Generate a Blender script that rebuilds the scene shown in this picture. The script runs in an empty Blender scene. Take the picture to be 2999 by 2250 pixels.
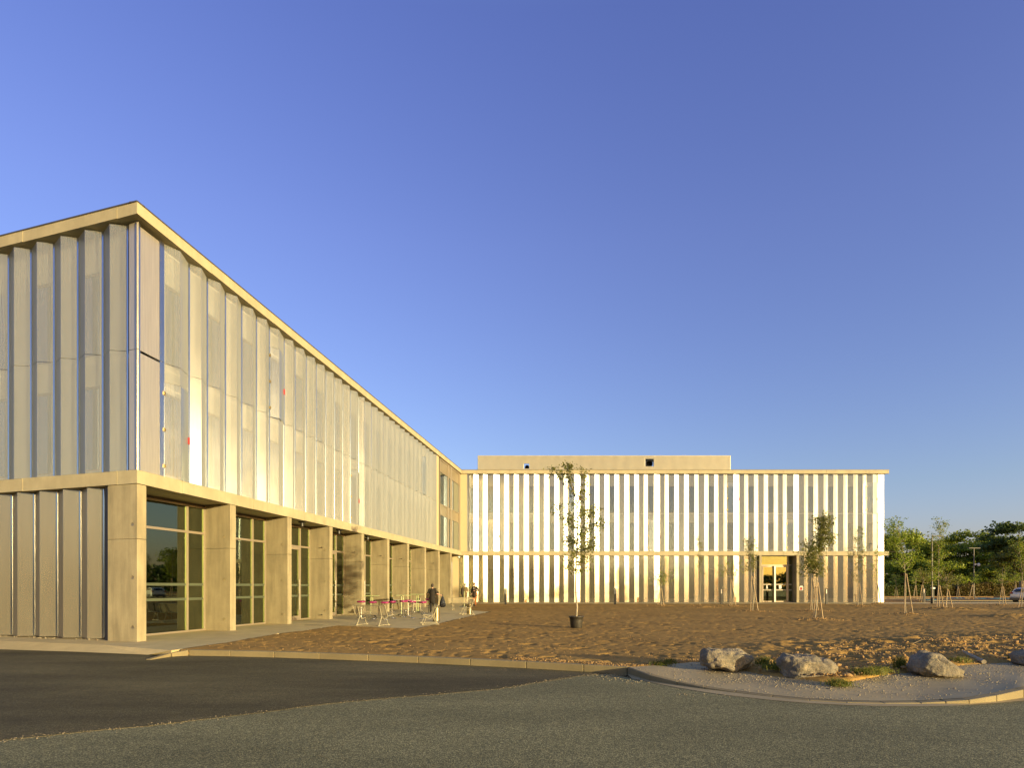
import bpy, bmesh, math, random
import numpy as np
from mathutils import Vector, Matrix, Quaternion
from mathutils.geometry import tessellate_polygon
random.seed(7); RNG = np.random.default_rng(11)
SC = bpy.context.scene; COL = SC.collection
# ------------------------------------------------------------------ camera, light, exposure
F, CX, CY, HC = 1720.0, 1499.5, 1721.0, 1.56      # focal length and centre in photo pixels, camera height
cd = bpy.data.cameras.new('camera'); cam = bpy.data.objects.new('camera', cd); COL.objects.link(cam)
cam.location = (0, 0, HC); cam.rotation_euler = (math.pi/2, 0, 0)
cd.sensor_width = 36; cd.lens = F/2999*36; cd.shift_y = (CY-1126)/2999; cd.clip_end = 4000; cd.clip_start = .1
SC.camera = cam
SUN = Vector((.757, -.653, math.tan(math.radians(6.3)))).normalized()
SUN_EL = math.asin(SUN.z); SUN_AZ = math.atan2(SUN.x, SUN.y)
world = bpy.data.worlds.new('World'); SC.world = world; world.use_nodes = True
wn, wl = world.node_tree.nodes, world.node_tree.links; wn.clear()
sky = wn.new('ShaderNodeTexSky'); sky.sky_type = 'NISHITA'; sky.sun_disc = False
sky.sun_elevation = SUN_EL; sky.sun_rotation = SUN_AZ; sky.air_density = 1.0; sky.dust_density = 1.2; sky.ozone_density = 2.0
bg = wn.new('ShaderNodeBackground'); bg.inputs[1].default_value = .15
wo = wn.new('ShaderNodeOutputWorld')
tcn = wn.new('ShaderNodeTexCoord'); sxyz = wn.new('ShaderNodeSeparateXYZ'); wl.new(tcn.outputs['Generated'], sxyz.inputs[0])
tr = wn.new('ShaderNodeValToRGB'); wl.new(sxyz.outputs['Z'], tr.inputs[0]); tm_ = tr.color_ramp.elements
for _e, (_p, _c) in zip([tm_[0], tm_[1], tm_.new(.15), tm_.new(.5), tm_.new(.7)], ((0, (.53, .46, .70)), (1, (.51, .425, .80)), (.15, (.515, .475, .62)), (.5, (.575, .475, .74)), (.7, (.54, .45, .78)))): _e.position = _p; _e.color = (*_c, 1)
tint = wn.new('ShaderNodeMix'); tint.data_type = 'RGBA'; tint.blend_type = 'MULTIPLY'; tint.inputs[0].default_value = 1
dsun = wn.new('ShaderNodeVectorMath'); dsun.operation = 'DOT_PRODUCT'; dsun.inputs[1].default_value = (.757, -.653, 0); wl.new(tcn.outputs['Generated'], dsun.inputs[0])
msun = wn.new('ShaderNodeMapRange'); msun.interpolation_type = 'SMOOTHSTEP'; msun.inputs[1].default_value = -.05; msun.inputs[2].default_value = .9; wl.new(dsun.outputs['Value'], msun.inputs[0])
warm = wn.new('ShaderNodeMix'); warm.data_type = 'RGBA'; wl.new(msun.outputs[0], warm.inputs[0]); wl.new(tr.outputs[0], warm.inputs[6]); warm.inputs[7].default_value = (.66, .50, .34, 1)   # the sky turns warm towards the low sun
wl.new(sky.outputs[0], tint.inputs[6]); wl.new(warm.outputs[2], tint.inputs[7]); dbl = wn.new('ShaderNodeVectorMath'); dbl.operation = 'SCALE'; dbl.inputs[3].default_value = 2
wl.new(tint.outputs[2], dbl.inputs[0]); wl.new(dbl.outputs[0], bg.inputs[0]); wl.new(bg.outputs[0], wo.inputs[0])
sl = bpy.data.lights.new('sun', 'SUN'); sl.energy = 5.0; sl.angle = math.radians(.6); sl.color = (1, .80, .41)
so = bpy.data.objects.new('sun', sl); COL.objects.link(so); so.rotation_euler = (-SUN).to_track_quat('-Z', 'Y').to_euler()
SC.view_settings.view_transform = 'Standard'; SC.view_settings.look = 'None'; SC.view_settings.exposure = 0.75
SC.view_settings.gamma = 1; SC.view_settings.use_curve_mapping = False
SC.render.engine = 'CYCLES'; SC.cycles.max_bounces = 8; SC.cycles.transparent_max_bounces = 24
SC.cycles.caustics_reflective = False; SC.cycles.caustics_refractive = False; SC.cycles.sample_clamp_indirect = 6
SC.cycles.use_denoising = True
# ------------------------------------------------------------------ helpers
def gz(y): return .1*min(1, max(0, (y-28)/22))
def g(px, py, z=None):
    """ground point seen at a photo pixel; z None follows the slight rise of the site"""
    zz = 0 if z is None else z
    for _ in range(6 if z is None else 1):
        s = (py-CY)/(HC-zz); y = F/s
        if z is None: zz = gz(y)
    return Vector(((px-CX)/s, y, zz))
def tag(o, label=None, cat=None, group=None, kind=None):
    for k, v in (('label', label), ('category', cat), ('group', group), ('kind', kind)):
        if v: o[k] = v
    return o
def link(name, me, mat=None, parent=None):
    o = bpy.data.objects.new(name, me); COL.objects.link(o)
    if mat is not None and me is not None and not me.materials: me.materials.append(mat)
    if parent is not None: o.parent = parent
    return o
def empty(name, loc=(0, 0, 0), rz=0, parent=None):
    o = bpy.data.objects.new(name, None); COL.objects.link(o); o.location = loc; o.rotation_euler = (0, 0, rz)
    o.empty_display_size = .2
    if parent is not None: o.parent = parent
    return o
def copy_tree(o, parent=None):
    c = o.copy(); COL.objects.link(c); c.parent = parent
    for ch in o.children: copy_tree(ch, c)
    return c
class MB:
    def __init__(s): s.v = []; s.f = []; s.m = []
    def add(s, vs, fs, m=0):
        k = len(s.v); s.v += [tuple(v) for v in vs]; s.f += [tuple(i+k for i in f) for f in fs]; s.m += [m]*len(fs); return s
    def box(s, x0, x1, y0, y1, z0, z1, M=None, m=0):
        vs = [Vector((x, y, z)) for z in (z0, z1) for x, y in ((x0, y0), (x1, y0), (x1, y1), (x0, y1))]
        if M is not None: vs = [M @ v for v in vs]
        return s.add(vs, [(0, 3, 2, 1), (4, 5, 6, 7), (0, 1, 5, 4), (1, 2, 6, 5), (2, 3, 7, 6), (3, 0, 4, 7)], m)
    def prism(s, pts, z0, z1, m=0, cap=True):
        """pts counter-clockwise seen from above"""
        n = len(pts); vs = [(p[0], p[1], z0) for p in pts]+[(p[0], p[1], z1) for p in pts]
        fs = [(i, (i+1) % n, n+(i+1) % n, n+i) for i in range(n)]
        if cap:
            for t in tessellate_polygon([[Vector((p[0], p[1], 0)) for p in pts]]):
                a, b, c = t
                area = (pts[b][0]-pts[a][0])*(pts[c][1]-pts[a][1])-(pts[c][0]-pts[a][0])*(pts[b][1]-pts[a][1])
                if area < 0: a, b, c = c, b, a
                fs += [(n+a, n+b, n+c), (c, b, a)]
        return s.add(vs, fs, m)
    def tube(s, pts, rad, seg=8, m=0, caps=True, sq=1.0):
        pts = [Vector(p) for p in pts]; n = len(pts)
        if not hasattr(rad, '__len__'): rad = [rad]*n
        d0 = (pts[1]-pts[0]).normalized(); a = d0.orthogonal().normalized()
        vs = []
        for i, p in enumerate(pts):
            d = (pts[min(i+1, n-1)]-pts[max(i-1, 0)])
            d = d.normalized() if d.length > 1e-9 else d0
            a = (a-d*a.dot(d)); a = a.normalized() if a.length > 1e-6 else d.orthogonal().normalized(); b = d.cross(a)
            for k in range(seg):
                t = 2*math.pi*k/seg; vs.append(p+rad[i]*(math.cos(t)*a+math.sin(t)*b*sq))
        fs = [(i*seg+k, i*seg+(k+1) % seg, (i+1)*seg+(k+1) % seg, (i+1)*seg+k) for i in range(n-1) for k in range(seg)]
        if caps: fs += [tuple(range(seg-1, -1, -1)), tuple((n-1)*seg+k for k in range(seg))]
        return s.add(vs, fs, m)
    def capsule(s, pts, rad, seg=10, m=0):
        pts = [Vector(p) for p in pts]; rad = list(rad) if hasattr(rad, '__len__') else [rad]*len(pts)
        d = (pts[0]-pts[1]).normalized(); e = (pts[-1]-pts[-2]).normalized()
        P = [pts[0]+d*rad[0]*.97, pts[0]+d*rad[0]*.7]+pts+[pts[-1]+e*rad[-1]*.7, pts[-1]+e*rad[-1]*.97]
        R = [rad[0]*.2, rad[0]*.7]+rad+[rad[-1]*.7, rad[-1]*.2]
        return s.tube(P, R, seg, m)
    def lathe(s, prof, seg=20, c=(0, 0, 0), m=0):
        vs = [(c[0]+r*math.cos(2*math.pi*k/seg), c[1]+r*math.sin(2*math.pi*k/seg), c[2]+z) for r, z in prof for k in range(seg)]
        n = len(prof)
        fs = [(i*seg+k, i*seg+(k+1) % seg, (i+1)*seg+(k+1) % seg, (i+1)*seg+k) for i in range(n-1) for k in range(seg)]
        return s.add(vs, fs, m)
    def ball(s, c, r, seg=12, rings=8, m=0):
        r = r if hasattr(r, '__len__') else (r, r, r)
        vs = []; fs = []
        for i in range(rings+1):
            a = math.pi*i/rings
            for k in range(seg):
                b = 2*math.pi*k/seg; vs.append((c[0]+r[0]*math.sin(a)*math.cos(b), c[1]+r[1]*math.sin(a)*math.sin(b), c[2]-r[2]*math.cos(a)))
        for i in range(rings):
            for k in range(seg): fs.append((i*seg+k, i*seg+(k+1) % seg, (i+1)*seg+(k+1) % seg, (i+1)*seg+k))
        return s.add(vs, fs, m)
    def mesh(s, name, smooth=False):
        me = bpy.data.meshes.new(name); me.from_pydata(s.v, [], s.f)
        if any(s.m): me.polygons.foreach_set('material_index', s.m)
        if smooth: me.polygons.foreach_set('use_smooth', [True]*len(s.f))
        me.update(); return me
    def build(s, name, mat, parent=None, smooth=False, bevel=0):
        me = s.mesh(name, smooth)
        for x in (mat if isinstance(mat, (list, tuple)) else [mat]): me.materials.append(x)
        o = link(name, me, None, parent)
        if bevel:
            b = o.modifiers.new('bevel', 'BEVEL'); b.width = bevel; b.segments = 2; b.limit_method = 'ANGLE'
        return o
def np_mesh(name, V, Fq, smooth=False):
    V = np.asarray(V, dtype=np.float32); Fq = np.asarray(Fq, dtype=np.int32); k = Fq.shape[1]
    me = bpy.data.meshes.new(name); me.vertices.add(len(V)); me.vertices.foreach_set('co', V.ravel())
    me.loops.add(Fq.size); me.loops.foreach_set('vertex_index', Fq.ravel())
    me.polygons.add(len(Fq)); me.polygons.foreach_set('loop_start', np.arange(0, Fq.size, k, dtype=np.int32))
    me.polygons.foreach_set('loop_total', np.full(len(Fq), k, dtype=np.int32))
    if smooth: me.polygons.foreach_set('use_smooth', np.ones(len(Fq), dtype=bool))
    me.update(calc_edges=True); return me
_H = RNG.random((256, 256))
def vn(x, y, f, seed=0):
    x = np.asarray(x)*f+seed*17.3; y = np.asarray(y)*f+seed*9.7
    xi = np.floor(x).astype(int); yi = np.floor(y).astype(int); fx = x-xi; fy = y-yi
    fx = fx*fx*(3-2*fx); fy = fy*fy*(3-2*fy); h = lambda a, b: _H[a & 255, b & 255]
    return (h(xi, yi)*(1-fx)+h(xi+1, yi)*fx)*(1-fy)+(h(xi, yi+1)*(1-fx)+h(xi+1, yi+1)*fx)*fy
def sstep(a, b, x): t = np.clip((x-a)/(b-a), 0, 1); return t*t*(3-2*t)
# ------------------------------------------------------------------ materials
def newmat(name):
    m = bpy.data.materials.new(name); m.use_nodes = True; nt = m.node_tree; nt.nodes.clear()
    out = nt.nodes.new('ShaderNodeOutputMaterial'); return m, nt, out
def N(nt, t, **kw):
    n = nt.nodes.new(t)
    for k, v in kw.items(): setattr(n, k, v)
    return n
def coords(nt, scale=(1, 1, 1), space='world'):
    if space == 'world': src = N(nt, 'ShaderNodeNewGeometry').outputs['Position']
    else: src = N(nt, 'ShaderNodeTexCoord').outputs['Object']
    mp = N(nt, 'ShaderNodeMapping'); mp.inputs['Scale'].default_value = scale; nt.links.new(src, mp.inputs['Vector']); return mp.outputs[0]
def noise(nt, vec, scale, detail=4, rough=.55):
    n = N(nt, 'ShaderNodeTexNoise'); n.inputs['Scale'].default_value = scale; n.inputs['Detail'].default_value = detail
    n.inputs['Roughness'].default_value = rough; nt.links.new(vec, n.inputs['Vector']); return n.outputs['Fac']
def ramp(nt, fac, stops):
    r = N(nt, 'ShaderNodeValToRGB'); nt.links.new(fac, r.inputs[0]); e = r.color_ramp.elements
    while len(e) < len(stops): e.new(.5)
    for el, (p, c) in zip(e, stops): el.position = p; el.color = (*c, 1) if len(c) == 3 else c
    return r.outputs[0]
def mixc(nt, fac, a, b, mode='MIX'):
    m = N(nt, 'ShaderNodeMix'); m.data_type = 'RGBA'; m.blend_type = mode
    for sock, v in ((m.inputs[0], fac), (m.inputs[6], a), (m.inputs[7], b)):
        if hasattr(v, 'links'): nt.links.new(v, sock)
        elif isinstance(v, (int, float)): sock.default_value = v
        else: sock.default_value = (*v, 1)
    return m.outputs[2]
def bump(nt, h, strength, dist, prev=None):
    b = N(nt, 'ShaderNodeBump'); b.inputs['Strength'].default_value = strength; b.inputs['Distance'].default_value = dist
    nt.links.new(h, b.inputs['Height'])
    if prev is not None: nt.links.new(prev, b.inputs['Normal'])
    return b.outputs[0]
def pbr(name, c, rough=.7, metal=0, var=.12, vs=2.0, fine=0, fs=60, bmp=0, bs=80, bd=.003, space='world', stretch=(1, 1, 1), spec=.5, trans=0, coat=0, sss=0):
    m, nt, out = newmat(name); p = N(nt, 'ShaderNodeBsdfPrincipled'); v = coords(nt, stretch, space)
    lo = [max(0, x*(1-var)) for x in c]; hi = [min(1, x*(1+var)) for x in c]
    col = ramp(nt, noise(nt, v, vs, 5, .6), [(.3, lo), (.7, hi)])
    if fine: col = mixc(nt, 1.0, col, ramp(nt, noise(nt, v, fs, 2, .6), [(.3, (1-fine,)*3), (.7, (1+0*fine,)*3)]), 'MULTIPLY')
    nt.links.new(col, p.inputs['Base Color']); p.inputs['Roughness'].default_value = rough; p.inputs['Metallic'].default_value = metal
    p.inputs['Specular IOR Level'].default_value = spec
    if coat: p.inputs['Coat Weight'].default_value = coat
    if bmp: nt.links.new(bump(nt, noise(nt, v, bs, 4, .65), bmp, bd), p.inputs['Normal'])
    nt.links.new(p.outputs[0], out.inputs[0]); return m
def concrete(name, c, streak=.27, joint=False):
    m, nt, out = newmat(name); p = N(nt, 'ShaderNodeBsdfPrincipled')
    v = coords(nt); vst = coords(nt, (1, 1, .12))
    col = ramp(nt, noise(nt, v, 1.3, 6, .6), [(.3, [x*.84 for x in c]), (.72, [x*1.1 for x in c])])
    col = mixc(nt, 1, col, ramp(nt, noise(nt, vst, 4.5, 5, .6), [(.32, (1-streak,)*3), (.6, (1, 1, 1))]), 'MULTIPLY')
    col = mixc(nt, 1, col, ramp(nt, noise(nt, v, 70, 2, .6), [(.28, (.8,)*3), (.45, (1, 1, 1))]), 'MULTIPLY')
    nt.links.new(col, p.inputs['Base Color']); p.inputs['Roughness'].default_value = .72; p.inputs['Specular IOR Level'].default_value = .3
    b = bump(nt, noise(nt, v, 5, 3), .25, .01); b = bump(nt, noise(nt, v, 90, 3), .3, .002, b)
    nt.links.new(b, p.inputs['Normal']); nt.links.new(p.outputs[0], out.inputs[0]); return m
def cladding(name, transp=.62, rough=.29, dif=(.36, .37, .35), glo=(.66, .70, .72), w=.36, wav=.35, wob=.006, aniso=-.34):
    """perforated metal sheet: the fine holes let part of what lies behind show through; the rolled surface spreads highlights sideways"""
    m, nt, out = newmat(name); d = N(nt, 'ShaderNodeBsdfDiffuse'); p = N(nt, 'ShaderNodeBsdfAnisotropic'); p.distribution = 'BECKMANN'
    v = coords(nt); vv = coords(nt, (1, 1, .03)); f = noise(nt, vv, 26, 3, .7)
    nt.links.new(ramp(nt, f, [(.3, [x*.86 for x in dif]), (.7, [min(1, x*1.08) for x in dif])]), d.inputs['Color'])
    nt.links.new(ramp(nt, f, [(.3, [x*.88 for x in glo]), (.7, [min(1, x*1.05) for x in glo])]), p.inputs['Color'])
    rr = N(nt, 'ShaderNodeMapRange'); nt.links.new(noise(nt, v, .9, 3), rr.inputs[0]); rr.inputs[3].default_value = rough-.03; rr.inputs[4].default_value = rough+.03
    nt.links.new(rr.outputs[0], p.inputs['Roughness']); p.inputs['Anisotropy'].default_value = aniso
    tg = N(nt, 'ShaderNodeTangent'); tg.direction_type = 'RADIAL'; tg.axis = 'Z'; nt.links.new(tg.outputs[0], p.inputs['Tangent'])
    b = bump(nt, noise(nt, coords(nt, (1, 1, .35)), 1.1, 2), wav, wob); b = bump(nt, noise(nt, vv, 60, 2), .12, .002, b)
    nt.links.new(b, p.inputs['Normal']); nt.links.new(b, d.inputs['Normal'])
    mg = N(nt, 'ShaderNodeMixShader'); mg.inputs[0].default_value = w; nt.links.new(d.outputs[0], mg.inputs[1]); nt.links.new(p.outputs[0], mg.inputs[2])
    if transp:
        t = N(nt, 'ShaderNodeBsdfTransparent'); mx = N(nt, 'ShaderNodeMixShader')
        lw = N(nt, 'ShaderNodeLayerWeight'); lw.inputs[0].default_value = .5; mr = N(nt, 'ShaderNodeMapRange'); nt.links.new(lw.outputs['Facing'], mr.inputs[0])
        mr.inputs[1].default_value = .15; mr.inputs[2].default_value = .8; mr.inputs[3].default_value = transp; mr.inputs[4].default_value = transp*.15   # the holes close up at grazing angles, the sheet having thickness
        nt.links.new(mr.outputs[0], mx.inputs[0])
        nt.links.new(mg.outputs[0], mx.inputs[1]); nt.links.new(t.outputs[0], mx.inputs[2]); nt.links.new(mx.outputs[0], out.inputs[0])
    else: nt.links.new(mg.outputs[0], out.inputs[0])
    return m
def glass(name, tint=(.62, .66, .42), refl=(.9, .93, .88), boost=.06):
    m, nt, out = newmat(name); t = N(nt, 'ShaderNodeBsdfTransparent'); t.inputs[0].default_value = (*tint, 1)
    gl = N(nt, 'ShaderNodeBsdfGlossy'); gl.inputs[0].default_value = (*refl, 1); gl.inputs['Roughness'].default_value = .015
    nt.links.new(bump(nt, noise(nt, coords(nt), .5, 1), .15, .02), gl.inputs['Normal'])
    fr = N(nt, 'ShaderNodeFresnel'); fr.inputs[0].default_value = 1.55; ad = N(nt, 'ShaderNodeMath', operation='ADD'); ad.inputs[1].default_value = boost
    nt.links.new(fr.outputs[0], ad.inputs[0]); mx = N(nt, 'ShaderNodeMixShader'); nt.links.new(ad.outputs[0], mx.inputs[0])
    nt.links.new(t.outputs[0], mx.inputs[1]); nt.links.new(gl.outputs[0], mx.inputs[2]); nt.links.new(mx.outputs[0], out.inputs[0]); return m
def asphalt(name, c, agg, scale=85, contrast=1.0, patch=.25):
    m, nt, out = newmat(name); p = N(nt, 'ShaderNodeBsdfPrincipled'); v = coords(nt)
    vo = N(nt, 'ShaderNodeTexVoronoi'); vo.inputs['Scale'].default_value = scale; nt.links.new(v, vo.inputs['Vector'])
    sep = N(nt, 'ShaderNodeSeparateColor'); nt.links.new(vo.outputs['Color'], sep.inputs[0])
    spk = ramp(nt, sep.outputs[0], [(0, [x*.62 for x in c]), (.55, c), (.82, agg), (1, [x*1.25 for x in agg])])
    big = ramp(nt, noise(nt, coords(nt, (.35, 1, 1)), .55, 6, .62), [(.3, (1-patch,)*3), (.7, (1+patch*.5,)*3)])
    col = mixc(nt, 1, spk, big, 'MULTIPLY')
    med = ramp(nt, noise(nt, v, 7, 4, .7), [(.35, (.86,)*3), (.65, (1.07,)*3)]); col = mixc(nt, 1, col, med, 'MULTIPLY')
    nt.links.new(col, p.inputs['Base Color']); p.inputs['Roughness'].default_value = .85; p.inputs['Specular IOR Level'].default_value = .25
    b = bump(nt, noise(nt, v, .6, 3), .3, .03); b = bump(nt, vo.outputs['Distance'], .55*contrast, .006, b)
    b = bump(nt, noise(nt, v, 30, 3, .7), .5*contrast, .006, b)
    nt.links.new(b, p.inputs['Normal']); nt.links.new(p.outputs[0], out.inputs[0]); return m
def soil(name, a, b_, c_, fine=60):
    m, nt, out = newmat(name); p = N(nt, 'ShaderNodeBsdfPrincipled'); v = coords(nt)
    col = ramp(nt, noise(nt, v, .45, 6, .65), [(.3, a), (.55, b_), (.75, c_)])
    col = mixc(nt, 1, col, ramp(nt, noise(nt, v, fine, 3, .7), [(.3, (.62,)*3), (.5, (1, 1, 1)), (.75, (1.18,)*3)]), 'MULTIPLY')
    col = mixc(nt, 1, col, ramp(nt, noise(nt, v, 6, 4, .7), [(.3, (.8,)*3), (.55, (1.05,)*3)]), 'MULTIPLY')
    nt.links.new(col, p.inputs['Base Color']); p.inputs['Roughness'].default_value = .95; p.inputs['Specular IOR Level'].default_value = .1
    b = bump(nt, noise(nt, v, 14, 4, .7), .15, .008); b = bump(nt, noise(nt, v, 60, 3, .7), .35, .004, b)
    nt.links.new(b, p.inputs['Normal']); nt.links.new(p.outputs[0], out.inputs[0]); return m
def leafmat(name, a, b_, c_=None, tr=.35, scale=1.2):
    m, nt, out = newmat(name)
    oi = N(nt, 'ShaderNodeNewGeometry'); wnz = N(nt, 'ShaderNodeTexWhiteNoise')
    nt.links.new(oi.outputs['Random Per Island'], wnz.inputs['Vector'])
    st = [(.0, a), (.6, b_), (1, c_ or b_)]
    col = ramp(nt, oi.outputs['Random Per Island'], st)
    col = mixc(nt, 1, col, ramp(nt, noise(nt, coords(nt), scale, 2), [(.3, (.75,)*3), (.7, (1.2,)*3)]), 'MULTIPLY')
    d = N(nt, 'ShaderNodeBsdfPrincipled'); d.inputs['Roughness'].default_value = .55; d.inputs['Specular IOR Level'].default_value = .3
    t = N(nt, 'ShaderNodeBsdfTranslucent'); mx = N(nt, 'ShaderNodeMixShader'); mx.inputs[0].default_value = tr
    nt.links.new(col, d.inputs['Base Color']); nt.links.new(mixc(nt, 1, col, (1.3, 1.25, .5), 'MULTIPLY'), t.inputs[0])
    nt.links.new(d.outputs[0], mx.inputs[1]); nt.links.new(t.outputs[0], mx.inputs[2]); nt.links.new(mx.outputs[0], out.inputs[0]); return m
M = dict(
    conc=concrete('cast_concrete', (.385, .33, .205)), conc2=concrete('precast_band', (.43, .375, .24), .08),
    floorc=concrete('paving_concrete', (.56, .45, .235), .04), islc=concrete('dusty_pavement', (.40, .32, .175), .04), kerb=concrete('kerb_stone', (.26, .21, .11), .05),
    clad=cladding('perforated_cladding'), clad2=cladding('ground_floor_cladding', .42, .26, (.33, .30, .235), (.66, .62, .52), .42), plain=cladding('smooth_cladding', 0, .36, (.44, .40, .32), (.66, .62, .54), .5, .9, .06, -.2),
    hatch=cladding('hatch_cladding', .66, .3, (.40, .41, .38), (.72, .76, .76), .8, .4, .006, -.2),
    wall=pbr('cream_wall_panel', (.66, .65, .58), .6, var=.05), render=pbr('cream_metal_panel', (.50, .42, .25), .5, var=.04),
    spandrel=pbr('bronze_spandrel', (.34, .285, .19), .32, .6, var=.04), frame=pbr('bronze_window_frame', (.40, .335, .25), .4, .55, var=.04),
    strips=pbr('smooth_joint_strip', (.62, .66, .70), .22, 1, var=.04), steel=pbr('galvanised_steel', (.6, .6, .6), .28, 1, var=.1), flash=pbr('dark_flashing', (.10, .09, .08), .5, .4),
    glass=glass('tinted_glass', (.90, .93, .72), (.80, .92, .70), .16), glass2=glass('dark_window_glass', (.5, .58, .60), (.8, .92, 1), .3),
    strip=pbr('frosted_strip', (.07, .085, .05), .8), ribs=pbr('ribbed_roof_cladding', (.58, .54, .42), .45, .3, var=.05),
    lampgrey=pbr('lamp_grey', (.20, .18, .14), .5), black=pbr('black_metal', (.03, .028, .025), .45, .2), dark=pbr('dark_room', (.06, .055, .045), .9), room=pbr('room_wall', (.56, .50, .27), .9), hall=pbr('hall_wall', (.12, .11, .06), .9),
    red=pbr('red_lock', (.55, .02, .03), .4), brass=pbr('brass_hinge', (.6, .42, .15), .35, .9), white=pbr('white_plastic', (.75, .74, .70), .45, var=.04),
    asph=asphalt('new_asphalt', (.100, .085, .040), (.175, .145, .070), 110, .9, .55), asph2=asphalt('old_asphalt', (.165, .158, .082), (.37, .335, .165), 100, .85, .32),
    sand=soil('sandy_soil', (.29, .175, .055), (.37, .225, .07), (.44, .27, .085)), dirt=soil('dirt', (.20, .13, .06), (.27, .17, .08), (.32, .21, .10), 30),
    clod=pbr('dirt_clod', (.34, .21, .085), .95, var=.3, vs=9, bmp=.5), gravel=pbr('gravel_stone', (.30, .25, .17), .9, var=.35, vs=20),
    rock=None, bark=pbr('bark', (.20, .15, .09), .9, var=.3, vs=8, bmp=.5, bs=40), barkl=pbr('young_bark', (.34, .29, .20), .85, var=.25, vs=12, bmp=.3),
    stake=pbr('pine_stake', (.44, .33, .19), .8, var=.15, vs=5, bmp=.2), tie=pbr('rubber_tie', (.03, .03, .03), .7),
    leafo=leafmat('oak_leaf', (0.089, 0.109, 0.019), (0.162, 0.182, 0.036), (0.227, 0.201, 0.049)), leafy=leafmat('bright_leaf', (0.140, 0.223, 0.022), (0.245, 0.335, 0.037), (0.327, 0.355, 0.049)),
    leafg=leafmat('green_leaf', (0.109, 0.184, 0.022), (0.198, 0.280, 0.034), (0.337, 0.259, 0.041)), leafd=leafmat('dark_foliage', (0.041, 0.079, 0.020), (0.084, 0.133, 0.031), (0.130, 0.160, 0.036), .2, .25),
    leafb=leafmat('wood_foliage', (0.124, 0.189, 0.025), (0.246, 0.304, 0.036), (0.351, 0.365, 0.050), .25, .2), hedge=leafmat('hedge_leaf', (0.053, 0.083, 0.018), (0.098, 0.128, 0.030), (0.150, 0.135, 0.045), .2, .5),
    scrub=leafmat('scrub_leaf', (0.084, 0.084, 0.024), (0.156, 0.132, 0.042), (0.216, 0.144, 0.060), .2, .5), weed=leafmat('weed_leaf', (.08, .11, .015), (.15, .17, .03), (.25, .19, .05)),
    pot=pbr('black_plastic_pot', (.035, .03, .022), .5, var=.3, vs=6), mesh=None,
    cream=pbr('cream_painted_steel', (.38, .34, .23), .45, var=.06), tabl=pbr('pale_green_top', (.36, .42, .19), .35), chrome=pbr('chrome', (.5, .5, .48), .22, 1),
    mag=pbr('magenta_seat', (.27, .018, .11), .35, var=.06), darkc=pbr('charcoal_plastic', (.09, .085, .07), .5), bin=pbr('bronze_bin', (.26, .21, .12), .38, .8),
    skin=pbr('skin', (.50, .28, .18), .55, var=.06), hair=pbr('dark_hair', (.02, .013, .01), .6), hairg=pbr('grey_hair', (.35, .30, .24), .7), hairb=pbr('brown_hair', (.06, .03, .015), .7),
    tee=pbr('black_cloth', (.018, .014, .010), .9, bmp=.6, bs=14, bd=.02), legg=pbr('black_leggings', (.013, .011, .010), .85), olive=pbr('olive_shirt', (.13, .095, .04), .9, bmp=.6, bs=12, bd=.03),
    jacket=pbr('dark_brown_jacket', (.035, .022, .014), .85, bmp=.6, bs=12, bd=.03), rust=pbr('rust_trousers', (.30, .10, .025), .85, bmp=.5, bs=12, bd=.02), trou=pbr('dark_trousers', (.06, .048, .03), .9, bmp=.4, bs=12, bd=.02),
    shoe=pbr('dark_shoe', (.03, .02, .015), .5), bag=pbr('navy_bin_bag', (.012, .014, .022), .28, bmp=1.0, bs=16, bd=.04), pack=pbr('dark_backpack', (.025, .018, .014), .8, bmp=.4, bs=18, bd=.02),
    tarp=pbr('blue_tarp', (.08, .22, .26), .5), car=pbr('white_car_paint', (.62, .63, .60), .3, var=.02, coat=.5), carg=pbr('dark_car_glass', (.02, .022, .025), .08), tyre=pbr('tyre', (.02, .02, .02), .85),
    rim=pbr('alloy_rim', (.6, .58, .52), .3, .9), tail=pbr('tail_light', (.35, .01, .015), .2), papers=pbr('paper', (.7, .72, .66), .9, var=.03), signred=pbr('sign_red', (.55, .06, .03), .6),
)
def rockmat():
    m, nt, out = newmat('grey_rock'); p = N(nt, 'ShaderNodeBsdfPrincipled'); v = coords(nt)
    col = ramp(nt, noise(nt, v, 3.5, 7, .7), [(.28, (.12, .115, .105)), (.5, (.22, .19, .14)), (.72, (.40, .33, .22))])
    col = mixc(nt, 1, col, ramp(nt, noise(nt, v, 45, 3, .7), [(.3, (.65,)*3), (.6, (1.1,)*3)]), 'MULTIPLY')
    nt.links.new(col, p.inputs['Base Color']); p.inputs['Roughness'].default_value = .9; p.inputs['Specular IOR Level'].default_value = .2
    b = bump(nt, noise(nt, v, 9, 6, .7), .8, .04); b = bump(nt, noise(nt, v, 50, 4, .7), .5, .008, b)
    nt.links.new(b, p.inputs['Normal']); nt.links.new(p.outputs[0], out.inputs[0]); return m
M['rock'] = rockmat()
def wiremat():
    m, nt, out = newmat('perforated_seat_sheet'); p = N(nt, 'ShaderNodeBsdfPrincipled'); p.inputs['Base Color'].default_value = (.62, .55, .38, 1); p.inputs['Roughness'].default_value = .5
    t = N(nt, 'ShaderNodeBsdfTransparent'); mx = N(nt, 'ShaderNodeMixShader'); mx.inputs[0].default_value = .6
    nt.links.new(p.outputs[0], mx.inputs[1]); nt.links.new(t.outputs[0], mx.inputs[2]); nt.links.new(mx.outputs[0], out.inputs[0]); return m
M['mesh'] = wiremat()
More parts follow.
